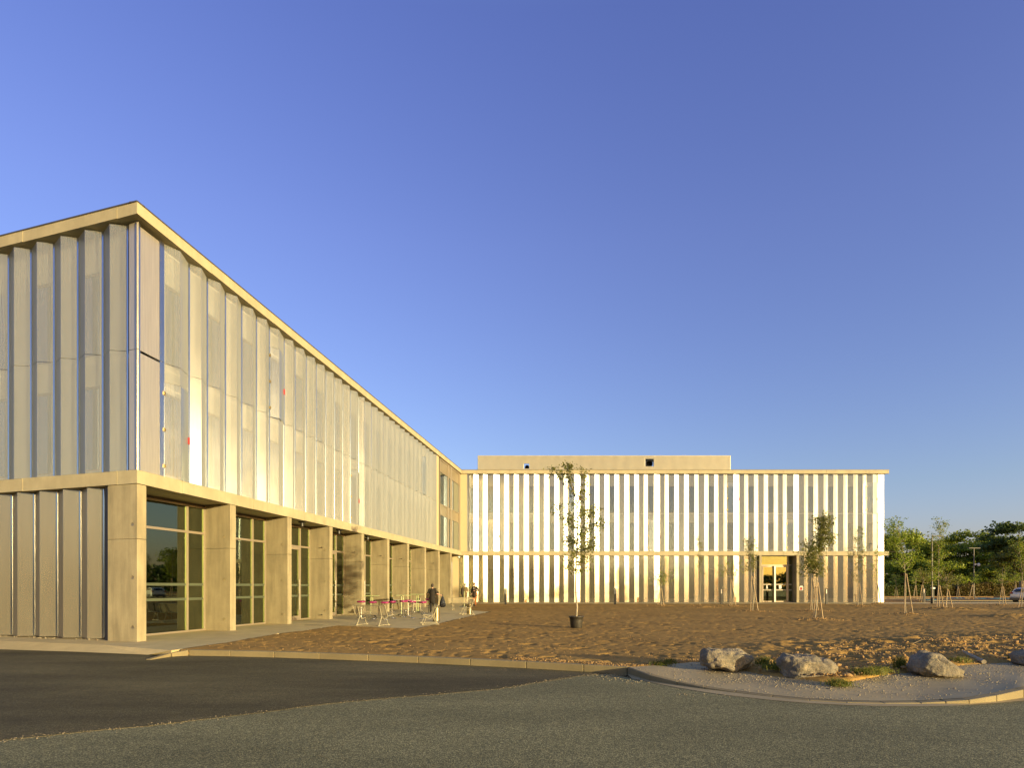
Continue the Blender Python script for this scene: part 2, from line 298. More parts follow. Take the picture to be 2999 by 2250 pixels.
# ------------------------------------------------------------------ facades
class Facade:
    def __init__(s, O, u, n): s.O = Vector(O); s.u = Vector(u).normalized(); s.n = Vector(n).normalized()
    def P(s, t, sb, z=None):
        q = s.O+s.u*t-s.n*sb
        return (q.x, q.y) if z is None else Vector((q.x, q.y, z))
    def t(s, px, sb):
        d = Vector(((px-CX)/F, 1)); lam = (s.O.dot(s.n)-sb)/d.dot(s.n); return (d*lam-s.O).dot(s.u)
CORNER = (-10.54, 16.51); INNER_END = (-4.67, 54.4)
ui = Vector((INNER_END[0]-CORNER[0], INNER_END[1]-CORNER[1])).normalized()
FI = Facade(CORNER, ui, (ui.y, -ui.x)); FE = Facade(CORNER, (-.955, .297), (-.297, -.955)); FR = Facade(INNER_END, (1, 0), (0, -1))
LI = (Vector(INNER_END)-Vector(CORNER)).length; LE = 13.0; LR = 39.6
ZT, ZF, ZP, ZJ, ZB1, ZB0 = 12.40, 12.07, 12.02, 8.385, 4.86, 4.48     # roof top, fascia foot, panel top, tier joint, band top, band foot
RSB, PSB, WSB = .285, .065, .50                                          # setbacks: fold recess, fold ridge, wall behind
bld = empty('office_building', (-10.54, 16.51, 0))
tag(bld, 'two storey L-shaped building clad in folded perforated metal above concrete pillars', 'building')
BI = Matrix.Translation(Vector((10.54, -16.51, 0)))
def bpart(mb, name, mat, parent=bld, **kw):
    o = mb.build(name, mat, parent, **kw)
    if parent is bld: o.matrix_parent_inverse = BI
    return o
def fbox(fc, t0, t1, s0, s1, z0, z1, mb=None):
    """box between distances t along the facade and setbacks s0 < s1"""
    mb = mb or MB(); q = [fc.P(t0, s1), fc.P(t1, s1), fc.P(t1, s0), fc.P(t0, s0)]
    a = sum(q[i][0]*q[(i+1) % 4][1]-q[(i+1) % 4][0]*q[i][1] for i in range(4))
    if a < 0: q.reverse()
    return mb.prism(q, z0, z1)
# ---- roof slab with its soffit
def isect(f1, s1, f2, s2):
    a = Matrix(((f1.n.x, f1.n.y), (f2.n.x, f2.n.y))); b = Vector((f1.O.dot(f1.n)-s1, f2.O.dot(f2.n)-s2)); return tuple(a.inverted() @ b)
c_out = lambda sb: isect(FI, sb, FE, sb)
i_in = lambda sb: isect(FI, sb, FR, sb)
def outline(sb, deep=13):
    """plan of the building at a setback"""
    e0 = FE.P(LE, sb); r1 = FR.P(LR-sb, sb); r2 = FR.P(LR-sb, 15); bk = (FI.P(LI+15, deep)[0], 54.4+15)
    return [e0, c_out(sb), i_in(sb), r1, r2, (INNER_END[0]-11.0, 69.4), (FE.P(LE, 0)[0]+1.0, 19.0+9)]
def poly_obj(name, pts, z0, z1, mat, parent=bld):
    a = sum(pts[i][0]*pts[(i+1) % len(pts)][1]-pts[(i+1) % len(pts)][0]*pts[i][1] for i in range(len(pts)))
    if a < 0: pts = pts[::-1]
    return bpart(MB().prism(pts, z0, z1), name, mat, parent)
roof = poly_obj('roof', outline(.12), ZF+.004, ZT-.02, M['conc2'])
poly_obj('slab', outline(.35), ZB0+.01, ZB1-.01, M['conc2'])
# fascia and band panels, joint by joint
def joints_inner(d0): # positions where joints were seen, one per pillar bay
    out = []; d = d0
    while d < 2.4: out.append(FI.t(1767-1000/d, 0)); d += .1655
    return [t for t in out if .3 < t < LI-.3]
JI = joints_inner(.8718)
def runs(a, b, js): e = [a]+[j for j in js if a < j < b]+[b]; return list(zip(e[:-1], e[1:]))
JE = [.75, 4.55, 8.35]
JR = [2.2+3.95*k for k in range(10)]
gap = .006
for z0, z1, nm, sb, JI_ in ((ZF, ZT, 'fascia_panel', .14, JI), (ZB0, ZB1, 'band_panel', .34, [t+1.18 for t in joints_inner(.7592)])):
    for a, b in runs(0, LI, JI_):
        mb = MB(); q = [FI.P(a+gap, 0) if a > 0 else CORNER, FI.P(b-gap, 0) if b < LI else INNER_END, FI.P(b-gap, sb) if b < LI else i_in(sb), FI.P(a+gap, sb) if a > 0 else c_out(sb)]
        bpart(mb.prism(q[::-1], z0, z1), nm, M['conc2'], bevel=.008)
    for a, b in runs(0, LE, JE):
        q = [FE.P(a+gap, 0) if a > 0 else CORNER, FE.P(b-gap, 0), FE.P(b-gap, sb), FE.P(a+gap, sb) if a > 0 else c_out(sb)]
        bpart(MB().prism(q, z0, z1), nm, M['conc2'], bevel=.008)
    for a, b in runs(0, LR, JR):
        q = [FR.P(a+gap, 0) if a > 0 else INNER_END, FR.P(b-gap, 0), FR.P(b-gap, sb), FR.P(a+gap, sb) if a > 0 else i_in(sb)]
        bpart(MB().prism(q[::-1], z0, z1), nm, M['conc2'], bevel=.008)
# dark flashing on the roof edge
for fc, L, a in ((FI, LI, 0), (FE, LE, 0), (FR, LR, 0)):
    bpart(fbox(fc, a, L+.02, -.02, .25, ZT+.002, ZT+.035), 'roof_flashing', M['flash'])
# ---- wall behind the cladding, upper storeys and ground floor
WIN_Z = ((5.05, 7.6), (8.5, 11.0))
def wall_with_windows(fc, spans, a, b, zlist, z0, z1, wsb=WSB, mat='wall'):
    """solid wall strips between window spans"""
    cuts = sorted(spans); mb = MB(); t = a
    for (s, e) in cuts:
        if s > t: fbox(fc, t, s, wsb, wsb+.2, z0, z1, mb)
        zz = z0
        for (w0, w1) in zlist: fbox(fc, s, e, wsb, wsb+.2, zz, w0, mb); zz = w1
        fbox(fc, s, e, wsb, wsb+.2, zz, z1, mb); t = e
    if t < b: fbox(fc, t, b, wsb, wsb+.2, z0, z1, mb)
    bpart(mb, 'wall', M[mat])
    for (s, e) in cuts:
        for (w0, w1) in zlist:
            fr = MB()
            for args in ((s+.002, s+.06, w0, w1), (e-.06, e-.002, w0, w1), (s+.06, e-.06, w0, w0+.06), (s+.06, e-.06, w1-.06, w1)):
                fbox(fc, args[0], args[1], wsb+.03, wsb+.1, args[2]+.002, args[3]-.002, fr)
            w = bpart(fr, 'window', M['frame'])
            gl = MB(); fbox(fc, s+.06, e-.06, wsb+.06, wsb+.075, w0+.062, w1-.062, gl); gl.build('pane', M['glass2'], w)
# folded sheets: list of (t, setback) profile; each sheet spans recess - ridge - recess
NS = [0]
def sheet(fc, prof, z0, z1, mat, name='cladding_panel', th=.012, bottom_lip=True):
    """a folded sheet with real thickness from plan points (t, setback)"""
    fr = [fc.P(t, s) for t, s in prof]; bk = [fc.P(t, s+th) for t, s in prof]; q = fr+bk[::-1]
    a = sum(q[i][0]*q[(i+1) % len(q)][1]-q[(i+1) % len(q)][0]*q[i][1] for i in range(len(q)))
    if a < 0: q = q[::-1]
    o = bpart(MB().prism(q, z0, z1), name, mat); NS[0] += 1; return o
def vpanel(fc, r0, p, r1, z0, z1, mat, name='cladding_panel', flange=.03, out=0, jitter=True):
    pj = random.uniform(-.004, .004) if jitter else 0
    prof = [(r0+.006, RSB-.01-out), (r0+flange, RSB-.01-out), (p-.004, PSB+pj-out), (p+.004, PSB+pj-out), (r1-flange, RSB-.01-out), (r1-.006, RSB-.01-out)]
    if r1 < r0: prof = [(r0-.006, RSB-.01-out), (r0-flange, RSB-.01-out), (p+.004, PSB+pj-out), (p-.004, PSB+pj-out), (r1+flange, RSB-.01-out), (r1+.006, RSB-.01-out)]
    return sheet(fc, prof, z0, z1, mat, name)
def screws(fc, t, z0, z1, sb, sgn=1):
    mb = MB(); z = z0+.25
    while z < z1:
        q = fc.P(t, sb-.006, z); mb.ball(q, .011, 6, 4); z += .93
    return mb
def hatch(fc, r0, p, r1, z0, z1, hinge_at_r0=True, lock=True):
    h = vpanel(fc, r0+.02*(1 if r1 > r0 else -1), p, r1-.02*(1 if r1 > r0 else -1), z0, z1, M['hatch'], 'access_hatch', .03, .035, False)
    s = 1 if r1 > r0 else -1
    for zz in (z0+.35, (z0+z1)/2, z1-.35):
        mb = MB(); fbox(fc, min(r0-.03*s, r0+.05*s), max(r0-.03*s, r0+.05*s), RSB-.075, RSB-.05, zz-.05, zz+.05, mb); mb.build('hinge', M['brass'], h)
    mb = MB(); zc = z0+(z1-z0)*.47; fbox(fc, min(r1-.075*s, r1-.03*s), max(r1-.075*s, r1-.03*s), RSB-.085, RSB-.05, zc-.11, zc+.11, mb); mb.build('lock', M['red'], h)
    return h
# ---- folds of the right wing (photo columns of recesses and ridges)
q1 = [172, 247, 325, 395, 467, 557, 650, 722, 795, 872, 947, 1027, 1102, 1182, 1260, 1338, 1415, 1495, 1570, 1640, 1708, 1803, 1895, 1970, 2035]
q2 = [10, 82, 162, 235, 316, 387, 469, 542, 622, 693, 767, 831, 926, 1016, 1090, 1152, 1238, 1308, 1390, 1462, 1548, 1612, 1700, 1765, 1853, 1917, 1996, 2053, 2152]
q3 = [70, 140, 195, 275, 332, 410, 468, 547, 603, 672, 725, 820, 890, 965, 1015, 1095, 1153, 1235, 1289, 1370, 1424, 1507, 1560, 1645, 1697, 1773, 1818, 1914, 1975]
pxR = [1340+q*.18987 for q in q1]+[1740+q*.18987 for q in q2]+[2150+q*.21248 for q in q3]
TR = [FR.t(x, RSB if i % 2 == 0 else PSB) for i, x in enumerate(pxR)]
HR = {1428.7: 'lo', 1664.3: 'up', 1897.8: 'lo', 2129.8: 'up', 2304.0: 'lo', 2536.3: 'up'}
ent0, ent1 = FR.t(2215.9, .15), FR.t(2339.1, .15)
winR = []
for k in range(0, len(TR)-2, 2):
    r0, p, r1 = TR[k], TR[k+1], TR[k+2]; px = pxR[k]
    kind = next((v for x, v in HR.items() if abs(x-px) < 3), None)
    fold = k//2
    if fold % 2 == 0: winR.append((r0+.03, r1+.02))
    if kind == 'lo':
        hatch(FR, r0, p, r1, ZB1+.03, 7.80); vpanel(FR, r0, p, r1, 7.82, ZJ-.01, M['clad'])
    else: vpanel(FR, r0, p, r1, ZB1+.02, ZJ-.01, M['clad'])
    if kind == 'up':
        hatch(FR, r0, p, r1, ZJ+.02, 11.25); vpanel(FR, r0, p, r1, 11.27, ZP, M['clad'])
    else: vpanel(FR, r0, p, r1, ZJ+.005, ZP, M['clad'])
    if r1 < ent0+.3 or r0 > ent1-.3:
        vpanel(FR, r0, p, r1, .13, ZB0-.02, M['clad2'])
# first sheets of the ground floor reach further into the corner
lo0 = FR.t(1344.7, RSB)
vpanel(FR, lo0, FR.t(1359, PSB), TR[0]-.0, .13, ZB0-.02, M['clad2'])
sheet(FR, [(FR.t(2216, RSB)-.42, RSB), (FR.t(2216, PSB)-.01, PSB)], .13, ZB0-.02, M['clad2'])
tend = FR.t(2589, .2)
for z0, z1 in ((ZB1+.02, ZJ-.01), (ZJ+.005, ZP)): sheet(FR, [(TR[-1]+.01, RSB-.06), (tend, RSB-.06)], z0, z1, M['plain'], 'corner_panel', .03)
sheet(FR, [(TR[-1]+.01, RSB-.06), (tend, RSB-.06)], .13, ZB0-.02, M['plain'], 'corner_panel', .03)
# screws on the recess joints, one joined piece per wing
mb = MB()
for t in TR[::2]:
    for a, b in ((.13, ZB0), (ZB1, ZP)):
        mb2 = screws(FR, t+.012, a, b, RSB-.02); mb.add(mb2.v, mb2.f)
tag(bpart(mb, 'panel_screws', M['steel']), kind='stuff')
# ---- folds of the left wing, courtyard side
near = [476.4, 528, 551.5, 590.2, 605, 644.8, 658.2, 694.3, 705.9, 740.2, 749.3, 780, 787, 816.5, 830.5, 857.8, 862.4, 889, 895, 921, 924.7, 949.4, 952.8, 976, 978.8, 1000.8, 1003, 1023.6, 1025, 1046, 1050, 1068]
ridges = [1087, 1106, 1123, 1140, 1155.9, 1170.7, 1185, 1199, 1211.5, 1224.5, 1235.4, 1246, 1257.4, 1268.6, 1278.7]
TI = [FI.t(x, RSB if i % 2 == 0 else PSB) for i, x in enumerate(near)]
tr_ = [FI.t(x, PSB) for x in ridges]; prev = TI[-1]
for t in tr_: TI += [(prev+t)/2, t]; prev = t
TI.append(prev+.3)
winI = []
hI = {0: 'lo', 6: 'up', 14: 'lo'}; nI = len(TI)//2
for k in range(0, len(TI)-2, 2):
    r0, p, r1 = TI[k], TI[k+1], TI[k+2]; f = k//2
    kind = hI.get(f, 'up' if f == nI-4 else None)
    if f % 2 == 0 and r0+1.3 < FI.t(1279.4, .12): winI.append((r0+.36, r0+1.28))
    if kind == 'lo': hatch(FI, r0, p, r1, ZB1+.03, 7.80); vpanel(FI, r0, p, r1, 7.82, ZJ-.01, M['clad'])
    else: vpanel(FI, r0, p, r1, ZB1+.02, ZJ-.01, M['clad'])
    if kind == 'up': hatch(FI, r0, p, r1, ZJ+.02, 11.2); vpanel(FI, r0, p, r1, 11.22, ZP, M['clad'])
    else: vpanel(FI, r0, p, r1, ZJ+.005, ZP, M['clad'])
mb = MB()
for t in TI[0:44:2]:
    mb2 = screws(FI, t+.012, ZB1, ZP, RSB-.02); mb.add(mb2.v, mb2.f)
# ---- corner pieces
tc = .235
for z0, z1 in ((ZB1+.02, ZJ-.01), (ZJ+.005, ZP)):
    sheet(FI, [(tc, tc), (FI.t(411, tc), tc)], z0, z1, M['steel'], 'corner_trim', .02)
    sheet(FI, [(FI.t(411, tc)+.01, tc+.01), (FI.t(467, tc), tc+.01)], z0, z1-.06, M['plain'], 'corner_panel', .02)
    sheet(FI, [(FI.t(467.5, tc), tc), (TI[0]-.01, tc)], z0, z1, M['steel'], 'corner_trim', .02)
    sheet(FE, [(tc, tc), (FE.t(378, tc), tc)], z0, z1, M['plain'], 'corner_panel', .02)
    for t in (FI.t(406, tc), FI.t(472, tc)):
        mb2 = screws(FI, t, z0, z1, tc-.0); mb.add(mb2.v, mb2.f)
# ---- folds of the end wall
ups = [376.5, 320.9, 303.8, 248.2, 230.7, 177, 161.1, 107.7, 93.7, 40.8, 28.1]
TE = [FE.t(x, RSB if i % 2 == 0 else PSB) for i, x in enumerate(ups)]
while TE[-1] < LE-1.0: TE += [TE[-1]+.475, TE[-1]+.95]
winE = []
for k in range(0, len(TE)-2, 2):
    r0, p, r1 = TE[k], TE[k+1], TE[k+2]
    if (k//2) % 2 == 1: winE.append((p-.02, p+.86))
    vpanel(FE, r0, p, r1, ZB1+.02, ZJ-.01, M['clad']); vpanel(FE, r0, p, r1, ZJ+.005, ZP, M['clad'])
    mb2 = screws(FE, r0+.012, ZB1, ZP, RSB-.02); mb.add(mb2.v, mb2.f)
los = [306.3, 255, 236.7, 184.4, 168.7, 116, 101.8, 50.5, 36.4]
TL = [FE.t(x, RSB if i % 2 == 0 else PSB) for i, x in enumerate(los)]
while TL[-1] < LE-1.0: TL += [TL[-1]+.475, TL[-1]+.95]
for k in range(0, len(TL)-2, 2):
    vpanel(FE, TL[k], TL[k+1], TL[k+2], .04+random.uniform(0, .02), ZB0-.02, M['clad2'])
    mb2 = screws(FE, TL[k]+.012, .2, ZB0, RSB-.02); mb.add(mb2.v, mb2.f)
tag(bpart(mb, 'panel_screws', M['steel']), kind='stuff')
# ---- flat joint strips in the recesses of the left wing
def jstrip(fc, t, a, b, w=.028):
    o = bpart(fbox(fc, t-w, t+w, RSB-.034, RSB-.012, a, b), 'joint_strip', M['strips'])
for t in TI[0:40:2]:
    jstrip(FI, t, ZB1+.03, ZP-.02)
for t in TE[::2]: jstrip(FE, t, ZB1+.03, ZP-.02)
for t in TL[::2]: jstrip(FE, t, .08, ZB0-.04, .02)
# ---- walls
tcw = FI.t(1279.4, .12)
wall_with_windows(FI, winI, 1.0, tcw-.1, WIN_Z, ZB1, ZF)
wall_with_windows(FE, winE, .62, LE, WIN_Z, ZB1, ZF)
wall_with_windows(FR, winR, FR.t(1373, WSB), FR.t(2586, WSB), WIN_Z, ZB1, ZF)
winG = [(a, b) for a, b in winR if b < ent0-.2 or a > ent1+.2]
wall_with_windows(FR, winG, FR.t(1346, WSB), ent0-.02, ((.5, 3.3),), .0, ZB0, mat='wall') if False else None
left_g = [w for w in winG if w[1] < ent0]; right_g = [w for w in winG if w[0] > ent1]
wall_with_windows(FR, left_g, FR.t(1346, WSB), ent0+.1, ((.45, 3.3),), .1, ZB0)
wall_with_windows(FR, right_g, ent1-.1, FR.t(2586, WSB), ((.45, 3.3),), .1, ZB0)
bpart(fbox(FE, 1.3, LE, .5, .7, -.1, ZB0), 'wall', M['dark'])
bpart(fbox(FR, LR-.75, LR-.55, .4, 14.8, .1, ZF), 'wall', M['render'])
# rooms behind: floors, back walls
poly_obj('floor', [FI.P(1.4, 1.5), FI.P(LI+4, 1.5), FI.P(LI+4, 12), FI.P(3.0, 12)], -.05, .012, M['floorc'])
bpart(fbox(FI, 3.0, LI+4, 12.0, 12.2, .0, ZF), 'wall', M['room'])
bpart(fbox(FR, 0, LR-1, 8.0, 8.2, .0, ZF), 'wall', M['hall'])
bpart(fbox(FI, 3.0, LI+4, 1.6, 12.0, ZB0-.06, ZB0-.01), 'ceiling', M['room'])
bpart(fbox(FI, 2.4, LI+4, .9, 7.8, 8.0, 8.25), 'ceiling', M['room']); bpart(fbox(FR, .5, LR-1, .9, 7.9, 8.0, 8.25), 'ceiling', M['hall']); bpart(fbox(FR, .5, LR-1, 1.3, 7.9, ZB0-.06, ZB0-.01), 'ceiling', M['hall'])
bpart(fbox(FR, .5, LR-1, .9, 7.9, .0, .05), 'floor', M['floorc'])
for t in (4.4, 8.1, 11.8, 15.5, 19.2, 22.9, 26.6): bpart(fbox(FI, t, t+.33, 6.1, 6.5, .012, ZB0-.07), 'inner_column', M['conc'])
bpart(fbox(FI, 12.5, 15.5, 6.6, 7.4, .012, 1.15), 'reception_counter', M['room'])
# ---- pillars of the arcade
pl = [(403.6, 429.0), (674.5, 691), (842.6, 854.2), (965.6, 974.2), (1059.4, 1066.5), (1134.8, 1140.6), (1193.5, 1198.5), (1244, 1248), (1284.6, 1287.8), (1320, 1322.8)]
pt = [(FI.t(a, .02), FI.t(b, .02)) for a, b in pl]
ed = Vector((-.955, .297)).normalized(); ARC = 1.13
hole_me = MB().lathe([(0, .0), (.034, .0), (.042, .002), (.05, .006), (.05, -.01)], 14).mesh('tie_hole'); hole_me.materials.append(M['spandrel'])
recess_me = MB().lathe([(0.0001, .0075), (.024, .0075)], 12).mesh('tie_recess')
def hole(parent, p, nrm):
    o = link('tie_hole', hole_me, None, parent); o.rotation_mode = 'QUATERNION'; o.rotation_quaternion = Vector(nrm).to_track_quat('Z', 'Y'); o.location = p
tback = []
for i, (a, b) in enumerate(pt):
    A = Vector(FI.P(a, .02)); B = Vector(FI.P(b, .02)); dep = 1.145 if i else .9
    if i == 0: A = Vector(FE.P(.02, .02)); B = Vector(FI.P(b, .02)); 
    A2, B2 = A+ed*dep, B+ed*dep
    if i == 0: A2 = Vector(FE.P(FE.t(315, .02), .02)); B2 = A2+FI.u*.33
    tback.append(((A2-FI.O).dot(FI.u), (B2-FI.O).dot(FI.u)))
    q = [tuple(A2), tuple(A), tuple(B), tuple(B2)]
    if sum(q[k][0]*q[(k+1) % 4][1]-q[(k+1) % 4][0]*q[k][1] for k in range(4)) < 0: q = q[::-1]
    zb = gz(A.y)-.05; zj = 2.92
    root = bpart(MB().prism(q, zb, zj-.004), 'pillar', M['conc'], bevel=.012)
    MB().prism(q, zj+.004, ZB0-.012).build('pillar_upper', M['conc'], root, bevel=.012)
    nn = Vector((ed.y, -ed.x)); nn = nn if nn.y < 0 else -nn
    if i < 8:
        base = A+ed*(.27 if i else .16)
        for zz in (.42, 1.83, 3.33): hole(root, Vector((base.x, base.y, zz))+Vector((nn.x, nn.y, 0))*.002, (nn.x, nn.y, 0))
    if 3 <= i < 7 or i == 8:
        for zz in (3.45, .2):
            mb2 = MB(); c = A+ed*.42; mb2.tube([Vector((c.x, c.y, zz)), Vector((c.x+nn.x*.09, c.y+nn.y*.09, zz+.01)), Vector((c.x+nn.x*.09+.05, c.y+nn.y*.09, zz+.03))], .016, 6); mb2.build('wall_hook', M['black'], root)
# shadow gap beside the corner pillar, its shade put in as a dark-coloured strip
bpart(fbox(FE, FE.t(316, .1)+.0, FE.t(306, .1), .12, .3, 0, ZB0-.02), 'dark_gap_strip', M['flash'])
# ---- glazed bays
mull_off = FI.t(598.3, ARC)-FI.t(551.5, ARC)
for i in range(9):
    t0 = tback[i][1] if i else 1.0; t1 = tback[i+1][0]; t0 += .01; t1 -= .004; zb = gz(FI.P(t0, 0)[1]); sb = ARC
    tm = t1-mull_off; zt0, zt1 = 3.42, 3.50; ztop = 4.34
    fr = MB(); wdt = t1-t0; tt1 = t1; rot = math.radians(5); uu = FI.u; cu, su = math.cos(-rot), math.sin(-rot); u2 = Vector((uu.x*cu-uu.y*su, uu.x*su+uu.y*cu)); FB = Facade(FI.P(t1, sb), u2, (u2.y, -u2.x)); off = t1
    t0, t1, tm, sb = t0-off-.02, 0.0, tm-off, 0.0
    def bar(a, b, c, d, s0=sb-.03, s1=sb+.06): fbox(FB, a, b, s0, s1, c, d, fr)
    bar(t0, t1, zb+.0, zb+.07); bar(t0, t1, ztop, ztop+.06)
    bar(t0, t0+.06, zb+.07, ztop); bar(t1-.06, t1, zb+.07, ztop); bar(tm-.03, tm+.03, zb+.071, ztop-.001, sb-.04)
    bar(t0+.06, tm-.03, zt0, zt1); bar(tm+.03, t1-.06, zt0, zt1)
    w = bpart(fr, 'glazed_bay', M['frame'], bevel=.004)
    hd = MB(); fbox(FB, t0, t1, sb+.0, sb+.1, ztop+.062, ZB0-.012, hd); hd.build('head_panel', M['flash'], w)
    door = 2 <= i <= 5
    for (a, b, c, d) in ((t0+.06, tm-.03, zb+.07, zt0), (tm+.03, t1-.06, zb+.07, zt0), (t0+.06, tm-.03, zt1, ztop), (tm+.03, t1-.06, zt1, ztop)):
        if door and a < tm and c < 1:
            dl = MB()
            for (e, f, h, k) in ((a+.01, a+.1, c, d), (b-.1, b-.01, c, d), (a+.1, b-.1, c, c+.14), (a+.1, b-.1, d-.12, d)): fbox(FB, e, f, sb-.045, sb+.03, h+.004, k-.004, dl)
            do = dl.build('glazed_door', M['frame'], w)
            gm = MB(); fbox(FB, a+.1, b-.1, sb, sb+.015, c+.144, d-.124, gm); gm.build('pane', M['glass'], w)
            hm = MB(); hm.tube([FB.P(b-.16, sb-.1, zb+.5), FB.P(b-.16, sb-.1, zb+1.9)], .018, 8); hm.build('handle', M['steel'], w)
        else:
            gm = MB(); fbox(FB, a, b, sb, sb+.015, c+.001, d-.001, gm); gm.build('pane', M['glass'], w)
        if c < 1:
            for z0 in (1.10, 1.60):
                st = MB(); fbox(FB, a+.03, b-.03, sb-.004, sb-.001, z0+zb, z0+.09+zb, st); st.build('safety_strip', M['strip'], w)
# soffit spot lamps in the bays
for px, py in ((884.9, 1535), (992.7, 1557.7), (1077, 1575.8)):
    z = ZB0-.08; s = (CY-py)/(z-HC); x, y = (px-CX)/s, F/s
    l = MB(); l.box(x-.13, x+.13, y-.09, y+.09, z+.02, z+.085); l.tube([(x, y, z-.13), (x, y, z+.02)], .07, 12); bpart(l, 'soffit_lamp', M['black'])
# ---- stair glazing at the inside corner
cols_ = [(1289.5, 1312.3), (1314.8, 1319.9), (1324.5, 1344.3), (1345.3, 1349.6)]
sbw = .12
bpart(fbox(FI, FI.t(1278.5, sbw), FI.t(1285, sbw), sbw, sbw+.45, ZB1+.01, ZF-.01), 'post', M['render'])
fr = MB(); ta, tb = FI.t(1286.5, sbw+.06), LI-.16
edges = [ta]+[FI.t(x, sbw+.06) for c in cols_ for x in c][1:-1]+[tb]
levels = [(ZB1+.01, 4.93), (7.44, 7.50), (8.29, 8.35), (10.95, 11.0), (11.93, 12.05)]
for z0, z1 in levels: fbox(FI, ta, tb, sbw, sbw+.14, z0, z1, fr)
vb = [(ta, FI.t(1289.5, sbw)), (FI.t(1312.3, sbw), FI.t(1314.8, sbw)), (FI.t(1319.9, sbw), FI.t(1324.5, sbw)), (FI.t(1344.3, sbw), FI.t(1345.3, sbw)), (FI.t(1350.0, sbw), tb)]
zr = [(4.93, 7.44), (7.50, 8.29), (8.35, 10.95), (11.0, 11.93)]
for a, b in vb:
    for z0, z1 in zr: fbox(FI, a, b, sbw+.005, sbw+.135, z0, z1, fr)
cw = bpart(fr, 'stair_glazing', M['frame'])
for (a, _), (c, _) in zip([(x[1], 0) for x in vb[:-1]], [(x[0], 0) for x in vb[1:]]):
    for k, (z0, z1) in enumerate(zr):
        gm = MB(); fbox(FI, a, c, sbw+.05, sbw+.07, z0, z1, gm); gm.build('pane' if k % 2 == 0 else 'spandrel', M['glass2'] if k % 2 == 0 else M['spandrel'], cw)
bpart(fbox(FR, -.28, FR.t(1368, .14), .14, .6, ZB1+.01, ZF-.01), 'cream_pier', M['render'])
bpart(fbox(FR, FR.t(1368, .14), TR[0]-.02, .3, .6, ZB1+.01, ZF-.01), 'dark_gap_strip', M['flash'])
bpart(fbox(FR, TR[0]-.09, TR[0]-.03, .1, .16, ZB1+.01, ZF-.01), 'edge_trim', M['steel'])
# ground-floor end of the arcade
bpart(fbox(FI, tback[9][1]+.1, LI+.2, ARC, ARC+.03, .1, ZB0), 'glazed_bay', M['glass'])
bpart(fbox(FI, FI.t(1333, .7), FI.t(1341, .5), .45, .5, .1, ZB0-.02), 'steel_panel', M['steel'])
bpart(fbox(FR, -.9, lo0-.02, .3, .6, .1, ZB0-.02), 'wall', M['render'])
c_ = MB(); px, py = 1345.5, 1632; s = 31.9; c_.tube([((px-CX)/s, F/s, HC-(py-CY)/s), ((px-CX)/s-.1, F/s-.12, HC-(py-CY)/s-.12)], [.07, .09], 10); bpart(c_, 'wall_camera', M['white'])
# ---- entrance in the right wing
eA, eB = FR.t(2216, .15), FR.t(2339.1, .15)
fy = lambda px, sb=.9: FR.t(px, sb)
zY = lambda py, sb=.9: HC-(py-CY)*(54.4+sb)/F
bpart(fbox(FR, fy(2216.5, .1), fy(2223.5, .1), .55, 1.3, .1, ZB0-.01), 'entrance_jamb', M['conc'])
bpart(fbox(FR, fy(2223.5, .1), fy(2230, .1), .05, 1.1, .1, ZB0-.01), 'entrance_pier', M['conc'])
bpart(fbox(FR, fy(2332.5, .1), fy(2339.1, .1), .05, 1.1, .1, ZB0-.01), 'entrance_pier', M['conc'])
bpart(fbox(FR, fy(2328, .9), fy(2333, .9), .9, 1.3, .1, ZB0-.01), 'entrance_jamb', M['conc'])
X = lambda v: 2200+v*160/1660; Y = lambda v: 1620+v*160/1660
ef = MB(); S0, S1 = .84, .96
def eb(x0, x1, y0, y1, s0=S0, s1=S1): fbox(FR, fy(X(x0)), fy(X(x1)), s0, s1, zY(Y(y1)), zY(Y(y0)), ef)
eb(300, 1330, 82, 118); eb(300, 1090, 370, 415); eb(1128, 1330, 372, 395); eb(1092, 1128, 118, 1505); eb(300, 325, 415, 1505); eb(1290, 1330, 395, 1490, .85); eb(1128, 1290, 1488, 1505); eb(300, 312, 118, 370)
en = bpart(ef, 'entrance_frame', M['frame'])
for nm, x0, x1 in (('entrance_door', 328, 690), ('entrance_door', 712, 1088)):
    dl = MB(); B_ = lambda a, b, c, d: fbox(FR, fy(X(a)), fy(X(b)), .80, .9, zY(Y(d)), zY(Y(c)), dl)
    B_(x0, x0+26, 420, 1503); B_(x1-30, x1, 420, 1503); B_(x0+26, x1-30, 420, 450); B_(x0+26, x1-30, 1475, 1503)
    d = bpart(dl, nm, M['frame'])
    gm = MB(); fbox(FR, fy(X(x0+26)), fy(X(x1-30)), .85, .865, zY(Y(1475)), zY(Y(450)), gm); gm.build('pane', M['glass'], d)
    for a, b in ((955, 992), (1122, 1160)):
        st = MB(); fbox(FR, fy(X(x0+27)), fy(X(x1-31)), .842, .846, zY(Y(b)), zY(Y(a)), st); st.build('safety_strip', M['cream'], d)
    pp = MB(); a, b = ((450, 500) if x0 < 500 else (838, 915)); q = [(a+(8 if x0 < 500 else 0), 1000), (a, 1110 if x0 < 500 else 1000), (b, 1108), (b-(18 if x0 < 500 else 0), 1000)]
    q = [(a, 1108), (b, 1100), (b-(16 if x0 < 500 else 0), 998), (a+(4 if x0 < 500 else -6), 998)]
    pp.add([FR.P(fy(X(u_)), s_, zY(Y(v_))) for s_ in (.838, .841) for u_, v_ in q], [(0, 1, 2, 3), (7, 6, 5, 4), (0, 4, 5, 1), (1, 5, 6, 2), (2, 6, 7, 3), (3, 7, 4, 0)]); pp.build('paper_notice', M['papers'], d)
